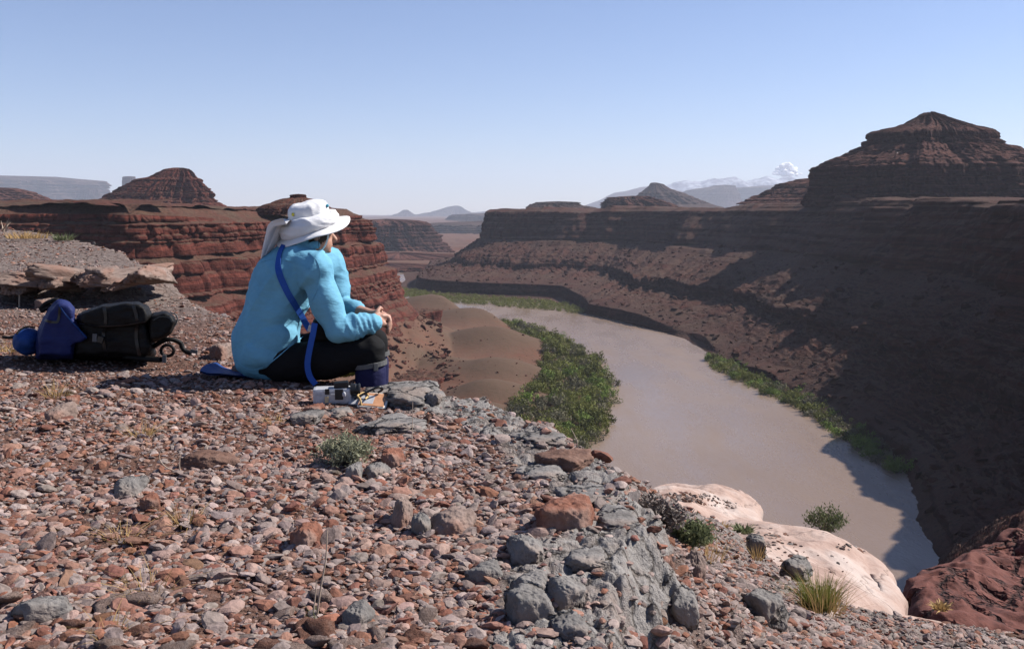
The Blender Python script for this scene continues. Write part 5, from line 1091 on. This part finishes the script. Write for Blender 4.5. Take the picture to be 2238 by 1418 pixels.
bm = bmesh.new()
for t, y, mk in ((-1.9, .055, 'yellow'), (.1, .075, 'teal')): pass
bm.free()
for t, mk in ((-2.45, 'yellow'), (-.35, 'teal')):
    bm = bmesh.new(); c = HT @ Vector((math.cos(t) * .098, math.sin(t) * .092, .078)); ellipsoid(bm, c, (.007, .007, .009), sub=2); link('toggle', bm_mesh(bm, 'toggle', M[mk]), person)
# white cloth wound round the hat with a tail down the back
bm = bmesh.new()
for t in np.linspace(-3.2, .35, 60):
    k = .5 - .5 * math.cos(t - .4); r = .100 + .020 * k; h = .022 + .026 * k
    c = HT @ Vector((math.cos(t) * r * 1.08, math.sin(t) * r, .024 + .006 * math.sin(3 * t) - .012 * k)); ellipsoid(bm, c, (.024 + .012 * k, .024 + .010 * k, h), sub=2)
for t in np.linspace(.3, 3.1, 30): c = HT @ Vector((math.cos(t) * .102 * 1.08, math.sin(t) * .102, .022)); ellipsoid(bm, c, (.024, .022, .026), sub=2)
me = fuse(bm, 'scarf', M['white'], .006, 8); push(me, lambda v: .0055 * (1 - 2 * np.abs(noise(v[:, 0] * 9 + v[:, 2] * 4, v[:, 1] * 9, v[:, 2] * 34)))); scarf = link('scarf', me, person)
rows = []
path = [P(634, 486, 4.52), P(612, 492, 4.535), P(602, 502, 4.55), P(596, 520, 4.57), P(588, 540, 4.58), P(577, 566, 4.585)]
wid = [.11, .12, .115, .10, .075, .03]
pc = catmull([tuple(p) for p in path], 30); wd = np.interp(np.linspace(0, 5, 30), range(6), wid)
for k in range(30):
    row = []
    for j in np.linspace(-1, 1, 17):
        p = pc[k] + np.array([.20 * j * wd[k], .46 * wd[k] * j + .008 * math.sin(j * 6 + k * .15), .012 * math.sin(j * 5 + 1) * (1 - k / 40) - .10 * wd[k] * j]); row.append(p)
    rows.append(row)
V = np.array(rows); Vb = V + np.array([-.005, .004, -.004]); nrr = 30
both = np.concatenate([V, Vb[:, ::-1]], 1); F = grid_faces(30, 34, wrap=True)
link('scarf_tail', mesh_np('scarf_tail', both, F, M['white']), scarf)
def tube(name, pts, r, mat, parent=None, n=8, m=40, **kw):
    c = catmull([tuple(p) for p in pts], m); V = []
    for k in range(m):
        tan = c[min(k + 1, m - 1)] - c[max(k - 1, 0)]; tan /= np.linalg.norm(tan) + 1e-9; a = np.cross(tan, (0.3, 1, .2)); a /= np.linalg.norm(a); b_ = np.cross(tan, a)
        V += [c[k] + r * (math.cos(t) * a + math.sin(t) * b_) for t in np.linspace(0, 2 * math.pi, n, endpoint=False)]
    return link(name, mesh_np(name, np.array(V), grid_faces(m, n, wrap=True), mat), parent, **kw)
tube('chin_strap', [P(717, 505, 4.57), P(716, 522, 4.575), P(710, 538, 4.59), P(702, 546, 4.61), P(694, 545, 4.64)], .0042, M['white'], person)
tube('chin_cord', [P(697, 512, 4.565), P(696, 530, 4.565), P(698, 545, 4.58)], .0014, M['black'], person)

# ribbon laid over the clothes
def bvh_of(objs):
    V, F, o = [], [], 0
    for ob in objs:
        me = ob.data; V += [v.co.copy() for v in me.vertices]; F += [[i + o for i in p.vertices] for p in me.polygons]; o += len(me.vertices)
    return BVHTree.FromPolygons(V, F)
BV = bvh_of([shirt, pants])
def ribbon(name, pix, width, mat, parent, off=.004, thick=.002, m=46, free=None, bv=None, **kw):
    BVu = bv or BV
    c = catmull([(x, y, free or 0) for x, y in pix], m); pts, nrm = [], []
    for x, y, _ in c:
        r = ray(x, y).normalized(); h = BVu.ray_cast(Vector((0, 0, ZC)), r) if free is None else (None, None, None, None)
        if h[0] is None or h[0].y > 5.2: p = P(x, y, free or (pts[-1].y if pts else 4.5)); n = Vector((0, -1, .1))
        else: p, n = h[0] + h[1] * off, h[1]
        pts.append(p); nrm.append(n)
    A_ = np.array([tuple(p) for p in pts]); B_ = np.array([tuple(n) for n in nrm])
    for _ in range(3): A_[1:-1] = (A_[:-2] + 2 * A_[1:-1] + A_[2:]) / 4; B_[1:-1] = (B_[:-2] + 2 * B_[1:-1] + B_[2:]) / 4
    V = []
    for k in range(m):
        tan = A_[min(k + 1, m - 1)] - A_[max(k - 1, 0)]; s = np.cross(tan, B_[k]); s /= np.linalg.norm(s) + 1e-9; n = B_[k] / np.linalg.norm(B_[k]); w = width / 2
        V += [A_[k] - s * w, A_[k] + s * w, A_[k] + s * w + n * thick, A_[k] - s * w + n * thick]
    return link(name, mesh_np(name, np.array(V), grid_faces(m, 4, wrap=True), mat, smooth=False), parent, **kw)
for pix in ([(572, 572), (600, 566), (640, 572), (676, 588)], [(676, 552), (694, 572), (700, 600), (690, 640), (672, 672)], [(512, 786), (540, 806), (566, 806), (600, 786), (640, 752), (662, 736)]):
    ribbon('seam', pix, .005, M['shirt'], shirt, off=.0005, thick=.002)
sr = empty('shoulder_strap', (-1.0, 4.45, .02), 'royal blue webbing strap slung across the back of the blue shirt', 'strap')
for nm, pix, w, kw in (('webbing', [(622, 534), (612, 556), (609, 590), (622, 625), (645, 668), (664, 700), (678, 722)], .030, {}), ('hanging_end', [(688, 706), (684, 730), (677, 762), (672, 796), (677, 822), (690, 840)], .027, {'free': 4.36})):
    o = ribbon(nm, pix, w, M['strapblue'], None, **kw); o.parent = sr; o.matrix_parent_inverse = Matrix.Translation(-Vector(sr.location))
bm = bmesh.new(); p = P(679, 718, 4.385); box(bm, p, (.012, .004, .016), (0, .3, 0), .003); o = link('buckle', bm_mesh(bm, 'buckle', M['silver'], False), sr); o.matrix_parent_inverse = Matrix.Translation(-Vector(sr.location))
bm = bmesh.new(); p = P(706, 722, 4.50); box(bm, p, (.05, .05, .05), (0, .2, .3), .015); link('waist_pouch', bm_mesh(bm, 'waist_pouch', M['blacknylon']), None, 'black pouch tucked under the arm at the waist', 'pouch')
# mat
mr = np.random.default_rng(3); V = []
nx_, ny_ = 40, 24
for j in range(ny_):
    for i in range(nx_):
        u, w = i / (nx_ - 1), j / (ny_ - 1); p0 = P(468, 806, 4.72); x = p0.x + u * .50; y = 4.50 + w * .26
        z = float(zA(np.array([x]), np.array([y]))[0]) + .022 + .012 * math.sin(u * 9 + w * 2) * (1 - u) + .02 * math.exp(-(u / .06) ** 2); V.append((x - .02 * math.sin(w * 3), y, z))
V = np.array(V).reshape(ny_, nx_, 3); both = np.concatenate([V, (V - np.array([0, 0, .008]))[:, ::-1]], 1)
link('sit_mat', mesh_np('sit_mat', both, grid_faces(ny_, nx_ * 2, wrap=True), M['blue']), None, 'thin blue foam sit mat under the seated person', 'mat')
rock_at(534, 808, 22, 12, .06, 'mixed', 'brown rock weighing down the blue mat behind the person', seed=61.0)

# ------------------------------------------------------------------ backpack, stuff sack, camcorder, pouch
DP = 5.0; KP = DP / F_PX
def local(o, root): o.parent = root; o.matrix_parent_inverse = Matrix.Translation(-Vector(root.location)); return o
def pz(px, py, d=DP): return P(px, py, d)
g = pz(215, 785); pack = empty('backpack', tuple(g), 'black and navy blue backpack lying on its side on the gravel', 'backpack')
def soft(name, fn, mat, voxel=.009, sm=6, wr=.006, fr=14, parent=pack):
    bm = bmesh.new(); fn(bm); me = fuse(bm, name, mat, voxel, sm); push(me, lambda v: wr * (1 - 2 * np.abs(noise(v[:, 0] * fr, v[:, 1] * fr, v[:, 2] * fr))) + wr * .6 * noise(v[:, 0] * fr * 2.6, v[:, 1] * fr * 2.6, v[:, 2] * fr * 2.6))
    return local(link(name, me), parent)
def hull(px_list, d0, d1, inset=.80, cy_shift=0.0):
    """soft solid from a side outline: full outline half way through, smaller towards both faces"""
    def fn(bm):
        c = np.mean(px_list, axis=0)
        for f, k in ((0, inset), (.22, .95), (.5, 1.0), (.8, .96), (1, inset)):
            ring = [bm.verts.new(pz(c[0] + (x - c[0]) * k, c[1] + (y - c[1]) * k, d0 + (d1 - d0) * f)) for x, y in px_list]
            if f == 0: prev = ring; bm.faces.new(ring[::-1])
            else:
                for i in range(len(ring)): j = (i + 1) % len(ring); bm.faces.new((prev[i], prev[j], ring[j], ring[i]))
                prev = ring
        bm.faces.new(prev); bmesh.ops.recalc_face_normals(bm, faces=bm.faces)
    return fn
soft('main_body', hull([(148, 784), (150, 735), (168, 696), (200, 678), (250, 668), (300, 667), (322, 676), (331, 700), (336, 745), (340, 775), (330, 786)], DP - .22, DP + .16), M['blacknylon'], sm=4, wr=.007, fr=11)
soft('top_pocket', hull([(168, 690), (190, 678), (225, 668), (270, 662), (305, 661), (324, 670), (332, 690), (326, 706), (295, 714), (235, 718), (185, 712), (168, 704)], DP - .27, DP + .05, .86), M['blacknylon'], sm=3, wr=.006, fr=13)
soft('end_pocket', hull([(322, 694), (336, 684), (362, 680), (380, 689), (385, 704), (374, 728), (352, 744), (326, 748)], DP - .24, DP + .05), M['blacknylon'], sm=3, wr=.004)
soft('blue_compartment', hull([(80, 782), (80, 740), (92, 704), (112, 672), (128, 655), (148, 660), (162, 674), (158, 692), (176, 716), (196, 740), (180, 752), (160, 760), (158, 785)], DP - .25, DP + .14, .84), M['navy'], voxel=.008, sm=3, wr=.009, fr=8)
tube('haul_loop', [pz(88, 676, DP - .02), pz(100, 664, DP - .02), pz(122, 656, DP - .02), pz(128, 664, DP - .02), pz(105, 672, DP - .02), pz(90, 680, DP - .02)], .012, M['blacknylon']); local(bpy.context.scene.objects['haul_loop'], pack)
local(tube('strap_ring', [pz(366 + 14 * math.cos(t), 766 + 12 * math.sin(t), DP - .16) for t in np.linspace(0, 6.28, 13)], .008, M['blacknylon']), pack)
local(tube('shoulder_harness', [pz(330, 760, DP - .12), pz(365, 742, DP - .14), pz(392, 748, DP - .12), pz(402, 765, DP - .12), pz(418, 772, DP - .12)], .012, M['blacknylon']), pack)
local(tube('waist_belt', [pz(270, 778, DP - .16), pz(320, 784, DP - .2), pz(352, 786, DP - .22)], .016, M['blacknylon']), pack)
local(tube('piping', [pz(372, 682, DP - .14), pz(386, 690, DP - .15), pz(386, 705, DP - .15), pz(374, 722, DP - .16), pz(358, 736, DP - .17)], .0035, M['greyweb']), pack)
for nm, px, py, h, mk, ry, dz in (('webbing_tab', 207, 738, (.011, .003, .020), 'greyweb', .1, -.26), ('webbing_tab', 359, 784, (.010, .003, .020), 'greyweb', .05, -.24), ('webbing_tab', 424, 768, (.018, .004, .010), 'greyweb', .15, -.14), ('zipper_pull', 292, 673, (.010, .003, .003), 'yellow', -.35, -.12), ('zipper_pull', 304, 668, (.011, .003, .003), 'cream', -.35, -.12), ('buckle', 220, 742, (.014, .006, .016), 'black', .3, -.26)):
    bm = bmesh.new(); box(bm, pz(px, py, DP + dz), h, (0, ry, 0), .0015); local(link(nm, bm_mesh(bm, nm, M[mk], False)), pack)
PB = bvh_of([o for o in pack.children if o.name.split('.')[0] in ('main_body', 'top_pocket', 'end_pocket', 'blue_compartment')])
for nm, pix, w, mk in (('compression_strap', [(228, 672), (232, 700), (226, 735), (232, 775)], .016, 'black'), ('compression_strap', [(292, 668), (300, 700), (298, 740), (305, 776)], .016, 'black'), ('zipper', [(176, 706), (220, 712), (270, 710), (318, 702)], .006, 'black'), ('zipper', [(335, 700), (350, 692), (370, 694), (376, 704)], .006, 'black'), ('side_strap', [(100, 700), (118, 704), (128, 700), (132, 670)], .012, 'black'), ('hem', [(130, 668), (146, 690), (168, 715), (188, 738)], .006, 'blue')):
    local(ribbon(nm, pix, w, M[mk], None, bv=PB, off=.003, m=26), pack)
g = pz(60, 778, DP - .05); sack = empty('stuff_sack', tuple(g), 'small round blue stuff sack at the left end of the backpack', 'bag')
def f_sack(bm): capsule(bm, pz(60, 747, DP - .12), pz(64, 745, DP + .08), .066, .066, 24); capsule(bm, pz(60, 747, DP - .16), pz(60, 747, DP - .12), .04, .06, 24)
soft('sack_body', f_sack, M['blue'], wr=.005, fr=16, parent=sack)
local(tube('drawcord', [pz(36, 730, DP - .16), pz(45, 720, DP - .14), pz(62, 714, DP - .12), pz(76, 716, DP - .12)], .005, M['blacknylon']), sack)
local(tube('cord_end', [pz(34, 735, DP - .12), pz(20, 738, DP - .1), pz(6, 736, DP - .1)], .008, M['blacknylon']), sack)

DC = 4.0; g = P(728, 882, DC); camc = empty('camcorder', tuple(g), 'old silver and black camcorder lying on the ledge rock', 'camcorder')
yaw = R(8)
def cbox(nm, px, py, h, mk, dy=0.0, bev=.004, rot=(0, 0, 0), parent=camc):
    bm = bmesh.new(); box(bm, P(px, py, DC + dy), h, (rot[0], rot[1], rot[2] + yaw), bev); o = link(nm, bm_mesh(bm, nm, M[mk], False))
    return local(o, parent) if parent is not None else o
body = cbox('camera_body', 727, 863, (.080, .040, .034), 'silver', bev=.012)
for px, py, h, mk in ((715, 856, (.009, .002, .012), 'black'), (741, 862, (.017, .002, .022), 'black'), (714, 873, (.008, .002, .013), 'beige'), (697, 862, (.011, .002, .0012), 'greycard'), (728, 862, (.010, .002, .0012), 'greycard')):
    cbox('side_panel', px, py, h, mk, dy=-.0405 - .006, bev=.001)
bm = bmesh.new(); ellipsoid(bm, P(752, 862, DC - .046), (.008, .006, .012), sub=3); local(link('zoom_button', bm_mesh(bm, 'zoom_button', M['silver'])), camc)
cbox('viewfinder', 746, 840, (.030, .022, .013), 'black', dy=-.005, bev=.004, rot=(0, -.04, 0)); cbox('top_plate', 712, 848, (.03, .03, .004), 'black', bev=.002)
for k, (px, r, hh) in enumerate(((772, .027, .012), (779, .024, .008), (785, .027, .005))):
    bm = bmesh.new(); p = P(px, 851, DC - .006); bmesh.ops.create_cone(bm, cap_ends=True, segments=28, radius1=r, radius2=r * .97, depth=hh * 2, matrix=Matrix.Translation(p) @ Euler((0, math.pi / 2, yaw)).to_matrix().to_4x4())
    bmesh.ops.bevel(bm, geom=[e for e in bm.edges if len(e.link_faces) == 2 and e.calc_face_angle(0) > 1], offset=.002, segments=1, affect='EDGES'); local(link('lens_ring', bm_mesh(bm, 'lens_ring', M['black'], False)), camc)
local(tube('hand_strap', [P(775, 872, DC - .05), P(800, 858, DC - .03), P(826, 846, DC - .02), P(836, 850, DC), P(826, 858, DC)], .005, M['black']), camc)
g = P(815, 884, 3.97); pou = empty('card_pouch', tuple(g), 'orange card pouch with grey label lying right of the camcorder', 'pouch')
def pbox(nm, px, py, h, mk, d, tilt=R(-18)):
    bm = bmesh.new(); box(bm, P(px, py, d), h, (tilt, R(4), R(-4)), .002); o = link(nm, bm_mesh(bm, nm, M[mk], False)); return local(o, pou)
T_ = R(24); pbox('pouch_back', 817, 876, (.060, .052, .006), 'cream', 3.97, T_); pbox('pouch_front', 815, 875, (.054, .046, .0064), 'orange', 3.968, T_); pbox('card_label', 803, 875, (.029, .030, .0070), 'greycard', 3.967, T_)
local(tube('neck_cord', [P(790, 886, 3.92), P(787, 872, 3.93), P(782, 864, 3.96), P(795, 858, 4.0), P(805, 864, 3.98), P(798, 872, 3.93)], .004, M['cord']), pou)
pb = pbox('cover_flap', 776, 874, (.022, .03, .004), 'greycard', 3.985, R(30))

cloud(1686, 1752, 383, 354, 40000, 90, 'small white puffy cloud above the snowy mountains', 4)
